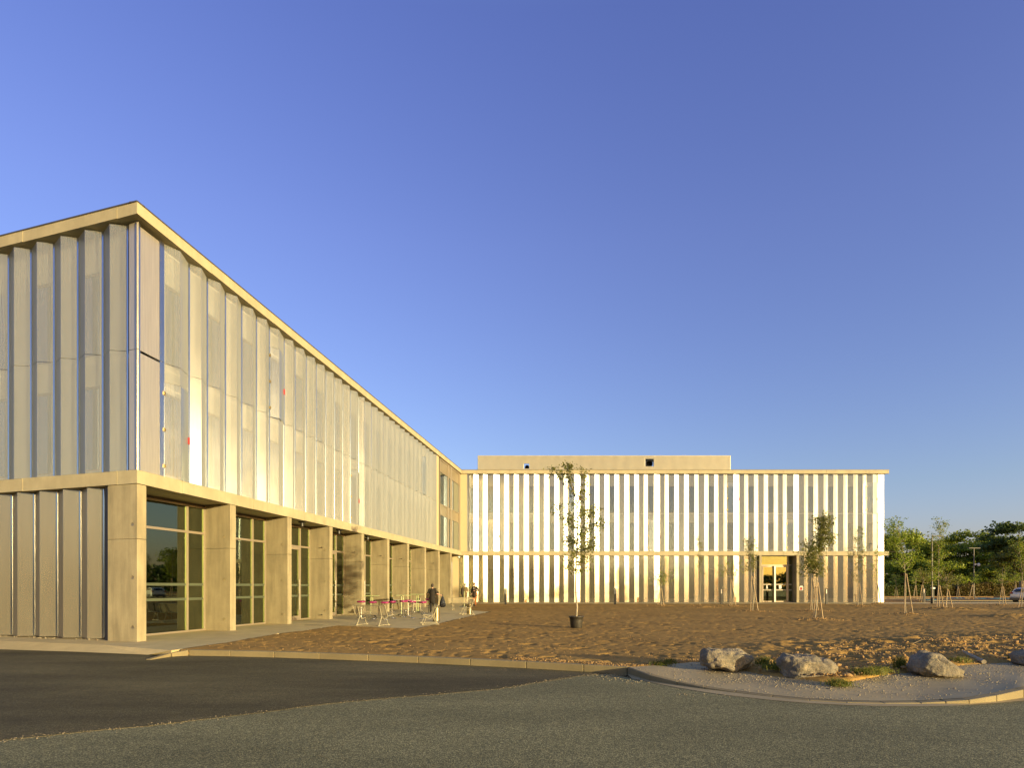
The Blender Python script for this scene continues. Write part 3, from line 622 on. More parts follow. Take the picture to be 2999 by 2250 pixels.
pm = MB(); xh = fy(X(708), .7); pm.tube([FR.P(xh, .72, zY(Y(1505))), FR.P(xh, .72, zY(Y(415)))], .075, 14); pm.build('pull_bar', M['steel'], en)
for a, b, c, d in ((312, 1092, 118, 370), (1128, 1290, 118, 372), (1128, 1290, 395, 1488)):
    gm = MB(); fbox(FR, fy(X(a)), fy(X(b)), .89, .905, zY(Y(d)), zY(Y(c)), gm); gm.build('pane', M['glass'], en)
for a, b in ((955, 992), (1122, 1160)):
    st = MB(); fbox(FR, fy(X(1132)), fy(X(1240)), .884, .888, zY(Y(b)), zY(Y(a)), st); st.build('safety_strip', M['cream'], en)
# notice beside the entrance (a flat board fixed on the fold)
sg = empty('notice_board', FR.P(fy(X(1508), .1), .03, zY(Y(1085), .1)))
tag(sg, 'small white and red notice with dark figure fixed right of the entrance', 'sign')
sx = 54.4*160/1660/F
MB().box(-56*sx, 56*sx, -.01, .01, -68*sx, 42*sx).build('board', M['papers'], sg)
MB().box(-40*sx, 38*sx, -.013, -.0105, -58*sx, 30*sx).build('red_field', M['signred'], sg)
MB().tube([(0, -.016, -40*sx), (2*sx, -.016, 0)], [14*sx, 10*sx], 8).ball((2*sx, -.016, 14*sx), (9*sx, .004, 9*sx)).build('figure', M['black'], sg)
MB().box(-38*sx, 42*sx, -.01, .01, 44*sx, 68*sx).build('upper_plate', M['papers'], sg)
# ---- roof penthouse with fine ribs
ph = empty('roof_penthouse', (0, 58, ZT), parent=bld); ph.matrix_parent_inverse = BI
PY = 58.0; sP = F/PY; hx = lambda px: (px-CX)/sP; hz = lambda py: HC-(py-CY)/sP
x0, x1, zt = hx(1399), hx(2140), hz(1337)
holes = [(1534.7, 1549.9, 1359.5, 1374.7), (1890, 1914, 1345.8, 1367.8)]
mb = MB(); segs = [(x0, hx(1534.7), None)]; cur = x0
for (a, b, c, d) in holes:
    mb.box(cur, hx(a), 0, .1, 0, zt-ZT); mb.box(hx(a), hx(b), 0, .1, 0, hz(d)-ZT); mb.box(hx(a), hx(b), 0, .1, hz(c)-ZT, zt-ZT); cur = hx(b)
mb.box(cur, x1, 0, .1, 0, zt-ZT)
pw = mb.build('penthouse_wall', M['ribs'], ph)
MB().add([(x0, 0, 0), (x0, 0, zt-ZT), (hx(1376)-.3, 6, 0), (hx(1399)-.35, 6, zt-ZT)], [(0, 1, 3, 2)]).build('penthouse_side', M['flash'], ph)
MB().add([(x0, .1, zt-ZT-.05), (x1, .1, zt-ZT-.05), (x1, 1.5, zt-ZT-.3), (x0, 1.5, zt-ZT-.3)], [(0, 1, 2, 3)]).build('penthouse_screen', M['ribs'], ph)
MB().box(x0, x1, -.035, .12, zt-ZT+.002, zt-ZT+.03).build('coping', M['ribs'], ph)
rb = MB(); x = x0+.03
while x < x1-.03:
    cut = [(hz(d)-ZT, hz(c)-ZT) for (a, b, c, d) in holes if hx(a)-.03 < x < hx(b)+.01]
    z = [(0, cut[0][0]), (cut[0][1], zt-ZT)] if cut else [(0, zt-ZT)]
    for a, b in z: rb.box(x, x+.045, -.05, -.001, a, b)
    x += .108
tag(rb.build('rib', M['ribs'], ph), kind='stuff')
for (a, b, c, d) in holes:
    v = MB(); ax, bx, cz, dz = hx(a), hx(b), hz(c)-ZT, hz(d)-ZT; r = (bx-ax)*.42; cx_ = (ax+bx)/2+.05
    prof = [(r, 0), (r, .9)]
    vs = [(cx_+rr*math.cos(k*math.pi/10), yy+.25, dz+r*.95+rr*math.sin(k*math.pi/10)) for rr, yy in ((r, 0), (r, .9), (r*.9, .9), (r*.9, 0)) for k in range(20)]
    fs = [(i*20+k, i*20+(k+1) % 20, ((i+1) % 4)*20+(k+1) % 20, ((i+1) % 4)*20+k) for i in range(4) for k in range(20)]
    v.add(vs, fs); v.add([(cx_+r*math.cos(k*math.pi/10)*.95, .9, dz+r*.95+r*.95*math.sin(k*math.pi/10)) for k in range(20)], [tuple(range(20))]); v.build('duct', M['black'], ph)
#%%GROUND
# ================================================================== ground
def structure(o): o['kind'] = 'structure'; return o
ZR = -.14
kerb_px = [(440.7, 1918), (501.8, 1909.3), (552.6, 1906.4), (673, 1908.4), (802, 1911.5), (935.7, 1915.5), (1078, 1920.6), (1223.8, 1926.3), (1376.3, 1932.9), (1540.7, 1940.5), (1708.7, 1949.5), (1836.8, 1956.4)]
KP = [g(x, y, 0) for x, y in kerb_px]
flare = [g(1836.8, 1956.2, 0), g(1903.4, 1979.9, -.03), g(1982.6, 1999, -.075), g(2061.7, 2014.9, -.10), g(2152, 2028.5, -.115), g(2260, 2042, -.12), g(2370, 2053, -.12), g(2480, 2059.4, -.12), g(2590, 2061.5, -.12), g(2698, 2060.6, -.115), g(2770, 2057, -.10), g(2839, 2052.4, -.075), g(2920, 2039, -.04), g(2999, 2021.9, -.006), g(3200, 1990, 0), g(3600, 1950, 0), g(4200, 1920, 0), g(6000, 1880, 0)]
gut_px = [(1850, 1990), (1892, 1999), (1982.6, 2017), (2061, 2030), (2129.5, 2039.8), (2260, 2054), (2370, 2063), (2480, 2068.6), (2590, 2072), (2714.6, 2072.5), (2790, 2070.5), (2860, 2067), (2930, 2062), (2999, 2055.9), (3200, 2025), (3600, 1984), (4200, 1945), (6000, 1897)]
GP = [g(x, y, ZR) for x, y in gut_px]
# base land
b = MB(); b.add([(-1500, -1500, -.3), (1500, -1500, -.3), (1500, 1500, -.3), (-1500, 1500, -.3)], [(0, 1, 2, 3)]); structure(b.build('ground', M['dirt']))
# old asphalt everywhere in front, new asphalt on the left
b = MB(); b.prism([(-60, -60), (60, -60), (60, 9.0), (GP[-1].x, GP[-1].y+.3), (20, 9.9)]+[(p.x, p.y+.06) for p in GP[::-1][1:]]+[(1.5, 12.2), (-14, 17.5), (-60, 31)], ZR-.2, ZR); structure(b.build('road', M['asph2']))
seam = [(-900, 2262), (-400, 2213), (0, 2172), (271, 2143), (637, 2105.8), (1017, 2060), (1268, 2036.6), (1500, 2015), (1600, 1999), (1700, 1984), (1800, 1973)]
sp = [g(x, y, ZR) for x, y in seam]; sp2 = []
for a, c in zip(sp[:-1], sp[1:]):
    n_ = max(1, int((c-a).length/.12))
    for i in range(n_): sp2.append(a.lerp(c, i/n_)+Vector((0, random.uniform(-.02, .02)+.05*math.sin(a.lerp(c, i/n_).x*1.7)+.02*math.sin(a.lerp(c, i/n_).x*6.1), 0)))
far_ = [g(1780, 1972, ZR), g(1500, 1945, ZR), g(900, 1920, ZR), g(440, 1908, ZR), g(0, 1892, ZR), Vector((-60, 29.5, ZR))]
b = MB(); b.prism([(p.x, p.y) for p in [Vector((-60, 7.0, 0))]+sp2+far_], ZR-.05, ZR+.005); structure(b.build('new_road_surface', M['asph']))
# terrace
ter_px = [(440.7, 1918), (501.8, 1908.5), (664.5, 1885.4), (813.6, 1859), (900, 1848.9), (988.6, 1835), (1127.7, 1841.8), (1216, 1844.3), (1254, 1836.7), (1330, 1817.8), (1434, 1794.5), (1381, 1790.5), (1372, 1785), (1386, 1777.5)]
TP = [g(x, y) for x, y in ter_px]
back = [Vector((*FI.P(LI, 1.3), 0)), Vector((*FI.P(1.2, 1.3), 0)), Vector((*FE.P(1.3, 1.0), 0)), Vector((*FE.P(LE, 1.0), 0))]
sw_out = [g(-900, 1893, -.125), g(-300, 1899, -.125), g(0, 1904, -.125), g(220, 1911, -.125), g(434, 1920, -.125)]
sw_in = [Vector((*FE.P(t, -.9), 0)) for t in (9.5, 6, 3.2, 1.6, .2)]
dense = []
cont = TP[1:]+[Vector((-3.3, 50.45, .1)), Vector((*FI.P(LI, 1.3), .1))]
tp_all = cont+[back[1], back[2], back[3], sw_in[0]]+sw_in[1:]
b = MB()
def zt_(v): return gz(v[1])+.012
tri = tessellate_polygon([[Vector((p.x, p.y, 0)) for p in tp_all]])
# refine along the length so that the slight rise is followed
bm = bmesh.new(); vs = [bm.verts.new((p.x, p.y, 0)) for p in tp_all]; bm.faces.new(vs)
for yy in list(np.arange(18, 54, 1.8)): bmesh.ops.bisect_plane(bm, geom=bm.verts[:]+bm.edges[:]+bm.faces[:], plane_co=(0, yy, 0), plane_no=(0, 1, 0))
bmesh.ops.triangulate(bm, faces=bm.faces[:])
for v in bm.verts: v.co.z = zt_(v.co)
r = bmesh.ops.extrude_face_region(bm, geom=bm.faces[:]); 
for v in [e for e in r['geom'] if isinstance(e, bmesh.types.BMVert)]: v.co.z -= .14
bmesh.ops.recalc_face_normals(bm, faces=bm.faces[:]); me = bpy.data.meshes.new('terrace'); bm.to_mesh(me); bm.free(); terrace = structure(link('terrace', me, M['floorc']))
b = MB()
k = len(sw_in)
for i in range(k-1):
    b.add([sw_in[i]+Vector((0, 0, .012)), sw_in[i+1]+Vector((0, 0, .012)), sw_out[i+1], sw_out[i]], [(0, 3, 2, 1)])
b.add([sw_in[-1]+Vector((0, 0, .012)), TP[1]+Vector((0, 0, .012)), sw_out[-1]], [(0, 2, 1)])
structure(b.build('sidewalk_ramp', M['floorc']))
# joints cut across the terrace and ramp, shallow dark grooves built as thin inlays
jm = MB()
for t in (2.4, 6.4, 10.4, 14.4, 18.4, 22.4, 26.4):
    a = Vector(FI.P(t, 1.1)); d_ = (FI.n*1).normalized(); e_ = a+d_*(2.2 if t < 6 else 2.0)
    n2 = FI.u*.006; jm.add([(a.x-n2.x, a.y-n2.y, gz(a.y)+.0145), (e_.x-n2.x, e_.y-n2.y, gz(a.y)+.0145), (e_.x+n2.x, e_.y+n2.y, gz(a.y)+.0145), (a.x+n2.x, a.y+n2.y, gz(a.y)+.0145)], [(0, 1, 2, 3)])
jo = jm.build('slab_joint', M['flash'], terrace); jo['kind'] = 'stuff'
# pavement along the right wing
b = MB(); b.prism([(-4.0, 50.5), (95, 50.5), (95, 54.25), (34.4, 54.3), (34.4, 55.6), (-4.6, 55.6)], -.1, .115); structure(b.build('pavement', M['floorc']))
b = MB(); b.box(34.4, 95, 54.26, 54.42, -.1, .13); structure(b.build('kerb', M['kerb']))
b = MB(); b.prism([(34.4, 54.43), (140, 54.43), (170, 96), (34.4, 96)], -.2, .05); structure(b.build('car_park', M['dirt']))
b = MB(); b.box(40, 120, 55.2, 61.5, .0, .058); structure(b.build('parking_road', M['asph']))
b = MB(); b.prism([(20, 88), (200, 80), (260, 300), (20, 300)], -.2, .16); structure(b.build('field', M['dirt']))
# sand plot on a fan grid
pxs = np.concatenate([np.arange(530, 3100, 5.2), np.arange(3100, 5200, 30)]); rows = 430
edge_px = kerb_px[:-1]+[(1836.8, 1956.4), (1853.7, 1956), (1948.6, 1949.4), (2027.7, 1941.9), (2100, 1950), (2221, 1972), (2300, 1981), (2400, 1992), (2466, 1995), (2538.7, 1985), (2585.6, 1976), (2691, 1968), (2827, 1951.5), (2979.8, 1944.5), (3300, 1925), (4200, 1890), (5300, 1870)]
ex, ey = np.array([p[0] for p in edge_px]), np.array([p[1] for p in edge_px])
ye = F*HC/(np.interp(pxs, ex, ey)-CY); YE = 50.9
v_ = np.linspace(0, 1, rows)
Yg = ye[None, :]*(YE/ye[None, :])**v_[:, None]; Xg = (pxs[None, :]-CX)/F*Yg
def inpoly(x, y, poly):
    c = np.zeros(x.shape, bool); n = len(poly)
    for i in range(n):
        x1, y1 = poly[i][0], poly[i][1]; x2, y2 = poly[(i+1) % n][0], poly[(i+1) % n][1]
        if y1 == y2: continue
        c ^= ((y1 > y) != (y2 > y)) & (x < (x2-x1)*(y-y1)/(y2-y1)+x1)
    return c
TREE_BASES = []
def sandz(X, Y):
    base = .1*np.clip((Y-28)/22, 0, 1)
    n = (vn(X, Y, .3, 1)-.5)*.022+(vn(X, Y, 1.3, 2)-.5)*.004
    w = vn(X, Y, 1.1, 5)
    dent = sstep(.72, .79, vn(X, Y*1.2, 3.9, 3))*.032*sstep(.3, .5, w)+sstep(.77, .84, vn(X*1.1, Y, 7.9, 4))*.020
    n = n-dent+sstep(.8, .95, vn(X, Y, 7, 6))*.008+(vn(X, Y, 15, 7)-.5)*.002
    ang = np.arctan2(X, Y); 
    hl = sstep(4.2, 7.5, X)*sstep(11.0, 12.2, Y)*(1-sstep(14.2+.25*(X-5), 16.5+.45*(X-5), Y))
    hl = np.maximum(hl, .5*sstep(3.2, 4.4, X)*(1-sstep(11.8, 12.6, Y)))
    n = n+hl*(.02+.10*vn(X, Y, 1.6, 8)+.09*(vn(X, Y, 4.5, 9)-.4)+.05*(vn(X, Y, 11, 10)-.5))
    for (tx, ty, r, h) in TREE_BASES:
        d2 = ((X-tx)**2+(Y-ty)**2)/(r*r); n = n+h*np.exp(-d2)*(.55+.9*vn(X, Y, 6, 11))
    return base+.020+n
def sand_at(x, y): return float(sandz(np.array([float(x)]), np.array([float(y)]))[0])
trees = [ # px, py base, crown: x centre, half width, top, foot (photo px), leaf kind, leaf count, stakes, shape, seed
 (1934.8, 1777, 1941, 28, 1658, 1722, 'leafg', 520, 'pair', 'ball', 'short ball-crowned young tree between two upright stakes, left of the whip-thin sapling'),
 (2051.7, 1781, 2047, 8, 1565, 1686, 'leafo', 330, None, 'column', 'whip-thin sapling on a bare curved stem without stakes'),
 (2141.8, 1778.7, 2137, 38, 1638, 1697, 'leafg', 520, 'lean', 'fan', 'small young tree with spreading fan crown beside the bollard left of the entrance'),
 (2204, 1793.6, 2192, 22, 1578, 1684, 'leafo', 620, 'lean', 'column', 'slim staked young tree directly left of the glazed entrance doors'),
 (2380, 1793.6, 2366, 28, 1596, 1690, 'leafo', 480, 'lean', 'column', 'thin staked tree partly hidden behind the densest young tree right of the entrance'),
 (2388.7, 1818.5, 2408, 48, 1517, 1703, 'leafo', 1900, 'lean', 'column', 'densest and tallest-looking staked young tree, right of the entrance doors'),
 (2512.9, 1778.7, 2513, 34, 1548, 1706, 'leafo', 900, 'lean', 'column', 'tall open staked tree before the last folds of the right wing'),
 (2567.6, 1772, 2565, 15, 1608, 1700, 'leafy', 200, 'lean', 'column', 'sparse half-bare staked tree at the far corner of the right wing'),
 (2655, 1802.8, 2630, 50, 1532, 1676, 'leafy', 1500, 'lean', 'slant', 'bright yellow-green staked tree leaning towards the building corner'),
 (2748.4, 1787.9, 2753, 28, 1517, 1712, 'leafg', 1300, 'lean', 'column', 'tall slender staked tree standing in front of the nearer lamp post'),
 (2775, 1785.6, 2768, 26, 1674, 1725, 'leafo', 520, 'lean', 'ball', 'low brownish staked tree just right of the tall slender tree'),
 (2624.7, 1752.4, 2623, 18, 1682, 1719, 'leafg', 260, 'pair', 'ball', 'small far staked tree by the hedge, nearest the building corner'),
 (2679.7, 1757, 2686, 20, 1665, 1714, 'leafy', 420, 'pair', 'ball', 'far staked tree in the car park, left of the black bollard'),
 (2699, 1766, 2712, 22, 1663, 1712, 'leafo', 460, 'pair', 'ball', 'staked tree with rusty leaves beside the black bollard at the car park'),
 (2806.7, 1753.5, 2804, 16, 1686, 1719, 'leafo', 260, 'pair', 'ball', 'small far staked tree between the two lamp posts'),
 (2844, 1756, 2855, 18, 1677, 1712, 'leafy', 330, 'pair', 'ball', 'small bright staked tree touching the lamp post with the camera'),
 (2936, 1776.4, 2938, 24, 1655, 1717, 'leafg', 520, 'pair', 'ball', 'forked young tree with one stake, left of the white car'),
 (2994, 1784.4, 2985, 30, 1583, 1708, 'leafg', 900, 'pair', 'column', 'tall young tree at the right margin in front of the white car'),
 (2974, 1758, 2972, 14, 1662, 1712, 'leafg', 300, 'pair', 'ball', 'thin staked tree standing behind the white car'),
]
for i, t in enumerate(trees):
    p = g(t[0], t[1]); TREE_BASES.append((p.x, p.y, .75 if t[1] > 1775 else .4, .07 if i not in (1,) else .12))
for px, py, r, h in ((2830, 1789, 1.0, .12), (2760, 1790, 1.3, .12), (2955, 1811, 1.1, .16), (3040, 1790, 1.2, .2)):
    p = g(px, py); TREE_BASES.append((p.x, p.y, r, h))
Zg = sandz(Xg, Yg)
pave = [(p.x, p.y) for p in tp_all]
inside = inpoly(Xg, Yg, pave); Zg = np.where(inside | (Yg > 50.7), np.minimum(Zg, .1*np.clip((Yg-28)/22, 0, 1)-.06), Zg)
EZ = np.interp(pxs, [1830, 1950, 2100, 2221, 2300, 2400, 2540, 2691, 2827], [0, 0, -.005, -.02, -.03, -.04, -.03, -.02, 0])
wE = np.clip((Yg-ye[None, :])/.45, 0, 1); Zg = EZ[None, :]-.002+(Zg-EZ[None, :]+.002)*wE
Zg[0, :] = EZ-.09; Zg[1, :] = EZ-.04; Zg[2, :] = EZ-.015
nc = len(pxs); V = np.stack([Xg, Yg, Zg], -1).reshape(-1, 3)
ii = (np.arange(rows-1)[:, None]*nc+np.arange(nc-1)[None, :]).ravel()
structure(link('sand_plot', np_mesh('sand_plot', V, np.stack([ii, ii+1, ii+nc+1, ii+nc], -1), True), M['sand']))
# kerb stones
kerb = empty('kerb'); kerb['kind'] = 'structure'
def kerb_run(P, z_tops, name='kerb_stone', w=.13, zb=ZR-.05, mat='kerb'):
    """stones between consecutive points; P on the front top edge"""
    for i in range(len(P)-1):
        a, c = Vector((P[i].x, P[i].y, 0)), Vector((P[i+1].x, P[i+1].y, 0)); d = (c-a).normalized(); n_ = Vector((-d.y, d.x, 0))
        if n_.y < 0: n_ = -n_
        a2, c2 = a+d*.004, c-d*.004; za, zc = z_tops[i], z_tops[i+1]
        vs = [(a2.x, a2.y, zb), (c2.x, c2.y, zb), (c2.x+n_.x*w, c2.y+n_.y*w, zb), (a2.x+n_.x*w, a2.y+n_.y*w, zb),
              (a2.x, a2.y, za), (c2.x, c2.y, zc), (c2.x+n_.x*w, c2.y+n_.y*w, zc+.004), (a2.x+n_.x*w, a2.y+n_.y*w, za+.004)]
        MB().add(vs, [(3, 2, 1, 0), (4, 5, 6, 7), (0, 1, 5, 4), (1, 2, 6, 5), (2, 3, 7, 6), (3, 0, 4, 7)]).build(name, M[mat], kerb, bevel=.012)
kerb_run(KP, [-.12, -.05]+[0.005]*(len(KP)-2))
kerb_run(flare, [p.z for p in flare])
gm = MB()
for i in range(len(GP)-1):
    a, c = GP[i], GP[i+1]; fa, fc_ = flare[i], flare[i+1]
    MB().add([(a.x, a.y, ZR+.006), (c.x, c.y, ZR+.006), (fc_.x, fc_.y+.02, ZR+.012), (fa.x, fa.y+.02, ZR+.012)], [(0, 1, 2, 3)]).build('gutter_slab', M['islc'], kerb)
# island pavement between kerb and dirt
bk_px = [(1853.7, 1956, 0), (1948.6, 1949.4, 0), (2027.7, 1941.9, 0), (2100, 1945, -.005), (2221, 1962, -.02), (2300, 1972, -.03), (2400, 1984, -.04), (2480, 1985, -.04), (2538.7, 1977, -.03), (2585.6, 1970, -.03), (2691, 1960, -.02), (2827, 1946.5, 0), (2979.8, 1939, 0), (3300, 1920, 0), (4200, 1888, 0), (5300, 1868, 0), (6000, 1862, 0)]
def resample(P, n):
    L = [0]
    for a, c in zip(P[:-1], P[1:]): L.append(L[-1]+(c-a).length)
    out = []
    for s_ in np.linspace(0, 1, n)**1.0*L[-1]:
        k = max(j for j in range(len(L)) if L[j] <= s_+1e-9); k = min(k, len(P)-2); out.append(P[k].lerp(P[k+1], (s_-L[k])/max(1e-9, L[k+1]-L[k])))
    return out
fx = [((p.x/p.y)*F+CX) for p in flare]
fr_px = np.linspace(1845, 5200, 260); frx = [p.x for p in flare]
A_ = []; B_ = []
bx = [p[0] for p in bk_px]; byy = [p[1] for p in bk_px]; bzz = [p[2] for p in bk_px]
fyv = [F/p.y for p in flare]; fz = [p.z for p in flare]
for x in fr_px:
    s_ = np.interp(x, fx, fyv); A_.append(Vector(((x-CX)/s_, F/s_+.12, float(np.interp(x, fx, fz))+.004)))
    B_.append(g(x, float(np.interp(x, bx, byy)), float(np.interp(x, bx, bzz))))
nr = 14; V = []
for j in range(nr):
    for a, c in zip(A_, B_):
        p = a.lerp(c, j/(nr-1)); V.append((p.x, p.y, p.z+.004+(float(vn(np.array([p.x]), np.array([p.y]), 1.5, 13)[0])-.5)*.012*(1 if 0 < j < nr-1 else 0)))
n_ = len(A_); ii = (np.arange(nr-1)[:, None]*n_+np.arange(n_-1)[None, :]).ravel()
structure(link('island_pavement', np_mesh('island_pavement', V, np.stack([ii, ii+1, ii+n_+1, ii+n_], -1), True), M['islc']))
IV = np.array(V).reshape(nr, n_, 3)
def island_point(u, v):
    j = v*(nr-1); i = u*(n_-1); j0, i0 = min(int(j), nr-2), min(int(i), n_-2); fj, fi = j-j0, i-i0
    return (IV[j0, i0]*(1-fj)+IV[j0+1, i0]*fj)*(1-fi)+(IV[j0, i0+1]*(1-fj)+IV[j0+1, i0+1]*fj)*fi
# loose stones: small irregular lumps joined
LUMP = None
def lumps(name, pts, sizes, mat, label, cat='gravel', squash=.7):
    bm = bmesh.new(); bmesh.ops.create_icosphere(bm, subdivisions=1, radius=1); bv = np.array([v.co[:] for v in bm.verts]); bf = np.array([[v.index for v in f.verts] for f in bm.faces]); bm.free()
    V = []; Fq = []
    for k, (p, s_) in enumerate(zip(pts, sizes)):
        sc = RNG.uniform(.6, 1.25, 3)*s_*np.array([1, 1, squash]); a = RNG.uniform(0, 6.28); R = np.array([[math.cos(a), -math.sin(a), 0], [math.sin(a), math.cos(a), 0], [0, 0, 1]])
        jit = 1+RNG.uniform(-.28, .22, (len(bv), 1)); V.append((bv*jit*sc) @ R.T+np.array(p)+[0, 0, s_*.25]); Fq.append(bf+k*len(bv))
    o = link(name, np_mesh(name, np.concatenate(V), np.concatenate(Fq)), M[mat]); tag(o, label, cat, kind='stuff'); return o
pts = []; sz = []
while len(pts) < 5200:
    u = RNG.uniform(.0, .5); v = RNG.random(); p = island_point(u, v)
    px = p[0]/p[1]*F+CX
    dens = .12+sstep(2020, 2200, px)*(1-sstep(2300, 2700, px)*.45)*sstep(.25, .7, v)+.5*sstep(.62, .9, float(vn(np.array([p[0]]), np.array([p[1]]), 2.2, 21)[0]))
    if px < 1950: dens *= .2
    if RNG.random() < dens: pts.append(p); sz.append(RNG.uniform(.005, .013)*(1.8 if RNG.random() < .06 else 1))
lumps('gravel', pts, sz, 'gravel', 'loose pale gravel scattered on the concrete corner around the boulders')
pts = []; sz = []
while len(pts) < 2600:
    px = RNG.uniform(2150, 3400); py = RNG.uniform(1868, 2003); yb = np.interp(px, ex, ey)
    top = np.interp(px, [2150, 2450, 2700, 2999, 3400], [1935, 1905, 1885, 1868, 1862])
    if py > yb-2 or py < top: continue
    if RNG.random() > .35+.65*(px-2150)/900: continue
    p = g(px, py, 0); pts.append((p.x, p.y, sand_at(p.x, p.y))); sz.append(RNG.uniform(.012, .035)*(2.2 if RNG.random() < .05 else 1))
for _ in range(900):
    px = RNG.uniform(1500, 2150); yb = np.interp(px, ex, ey); py = yb-RNG.uniform(1, 9); p = g(px, py, 0); pts.append((p.x, p.y, sand_at(p.x, p.y))); sz.append(RNG.uniform(.006, .02))
lumps('dirt_clods', pts, sz, 'clod', 'lumpy brown earth and broken clods piled behind the boulders', 'soil')
pts = []; sz = []
for (px, py, n, sx_, sy_, s0) in ((1790, 1978, 70, 60, 8, .012), (1880, 1990, 60, 50, 7, .013), (1500, 1962, 120, 330, 4, .006), (1100, 1950, 70, 300, 5, .005), (1300, 1990, 60, 500, 50, .005), (2100, 2034, 30, 200, 6, .010)):
    for _ in range(n):
        p = g(px+RNG.normal()*sx_*.5, py+abs(RNG.normal())*sy_, ZR); pts.append((p.x, p.y, ZR+.004)); sz.append(RNG.uniform(.5, 1.3)*s0)
lumps('road_grit', pts, sz, 'gravel', 'grit and pebbles washed onto the asphalt along the kerb')
for a_, c_ in zip(sp[2:-1], sp[3:]):
    for _ in range(70): q = a_.lerp(c_, RNG.random()); pts.append((q.x, q.y+.05*math.sin(q.x*1.7)+RNG.normal()*.09, ZR+.006)); sz.append(RNG.uniform(.003, .008))
lumps('seam_grit', pts[-560:], sz[-560:], 'gravel', 'fine pale grit lying along the joint between the two road surfaces')
pts = []; sz = []
for _ in range(1500):
    i = RNG.integers(0, 19); tx, ty, r, h = TREE_BASES[i]; x, y = tx+RNG.normal()*r*.7, ty+RNG.normal()*r*.7; pts.append((x, y, sand_at(x, y))); sz.append(RNG.uniform(.015, .05))
for _ in range(2500):
    px = RNG.uniform(600, 3000); py = RNG.uniform(1785, 1935)
    if py > np.interp(px, ex, ey)-3: continue
    p = g(px, py, 0)
    if inpoly(np.array([p.x]), np.array([p.y]), pave)[0]: continue
    pts.append((p.x, p.y, sand_at(p.x, p.y))); sz.append(RNG.uniform(.006, .018))
lumps('soil_crumbs', pts, sz, 'clod', 'small earth crumbs on the sandy plot and round the planted trees', 'soil')
pts = [(*FE.P(t, RNG.uniform(.0, .25)), .015) for t in RNG.uniform(1.0, 9, 130)]
lumps('wall_foot_rubble', pts, RNG.uniform(.01, .035, 130), 'gravel', 'pale rubble along the foot of the end wall cladding', 'rubble', .5)
#%%OBJECTS
# ================================================================== boulders
def boulder(name, sil, depth, loc, rz, label, seed):
    """sil: side outline (x, z) in metres; a hull through scaled copies of it, broken up into facets"""
    rnd = random.Random(seed); bm = bmesh.new(); cx_ = sum(p[0] for p in sil)/len(sil); cz = sum(p[1] for p in sil)/len(sil)
    for yy, sc in ((-.5, .62), (-.32, .9), (0, 1), (.3, .88), (.5, .55)):
        for (x, z) in sil: bm.verts.new((cx_+(x-cx_)*sc+rnd.uniform(-.015, .015), yy*depth+rnd.uniform(-.02, .02), cz+(z-cz)*(sc if z > cz else min(1, sc+.12))+rnd.uniform(-.015, .015)))
    r = bmesh.ops.convex_hull(bm, input=bm.verts[:]); bmesh.ops.delete(bm, geom=[v for v in bm.verts if not v.link_faces], context='VERTS')
    bmesh.ops.subdivide_edges(bm, edges=bm.edges[:], cuts=3, use_grid_fill=True); bmesh.ops.triangulate(bm, faces=bm.faces[:])
    bmesh.ops.smooth_vert(bm, verts=bm.verts[:], factor=.22, use_axis_x=True, use_axis_y=True, use_axis_z=True)
    bmesh.ops.subdivide_edges(bm, edges=bm.edges[:], cuts=1); bmesh.ops.triangulate(bm, faces=bm.faces[:])
    from mathutils import noise as mn
    bm.normal_update()
    for v in bm.verts:
        p = v.co*3+Vector((seed*7, 0, 0)); cell = mn.voronoi(v.co*4.5+Vector((seed, 0, 0)))[0]; d = mn.fractal(p, 1, 2.1, 4)*.03-abs(mn.noise(p*1.7))*.03+mn.noise(v.co*16)*.009+(cell[1]-cell[0])*.05
        v.co += v.normal*d
    me = bpy.data.meshes.new(name); bm.to_mesh(me); bm.free()
    o = link(name, me, M['rock']); o.location = loc; o.rotation_euler = (0, 0, rz); tag(o, label, 'boulder', 'grey boulders on the road corner'); return o
q = g(2144, 1971.5, -.035)
boulder('boulder', [(-.50, .12), (-.53, .30), (-.47, .42), (-.1, .43), (.22, .40), (.42, .33), (.50, .26), (.38, .10), (.12, .0), (-.08, .02), (-.35, .10)], .62, (q.x+.01, q.y+.28, -.05), .1, 'long flat-topped grey boulder, the one nearest the kerb corner', 1)
q = g(2385, 1997.5, -.08)
boulder('boulder', [(-.49, .16), (-.50, .36), (-.40, .44), (.05, .44), (.22, .40), (.42, .33), (.48, .24), (.40, .04), (.22, .0), (-.3, .03), (-.42, .06)], .6, (q.x+.02, q.y+.28, -.09), -.08, 'blocky grey boulder with a freshly broken pale face, middle of the three', 2)
q = g(2765, 1991, -.05)
boulder('boulder', [(-.43, .20), (-.38, .34), (-.22, .44), (-.02, .45), (.16, .34), (.42, .14), (.40, .03), (.2, .0), (-.15, .02), (-.36, .10)], .6, (q.x+.035, q.y+.28, -.06), -.15, 'humped grey boulder sloping down to a pale streaked side, between weeds and drift of gravel', 3)
q = g(3062, 1955, 0)
boulder('boulder', [(-.38, .08), (-.40, .22), (-.3, .32), (.1, .36), (.35, .26), (.38, .05), (.1, 0), (-.25, 0)], .6, (q.x-.02, q.y+.2, -.02), .2, 'brown-grey boulder cut off by the right margin', 4)
def shift_rock(): pass
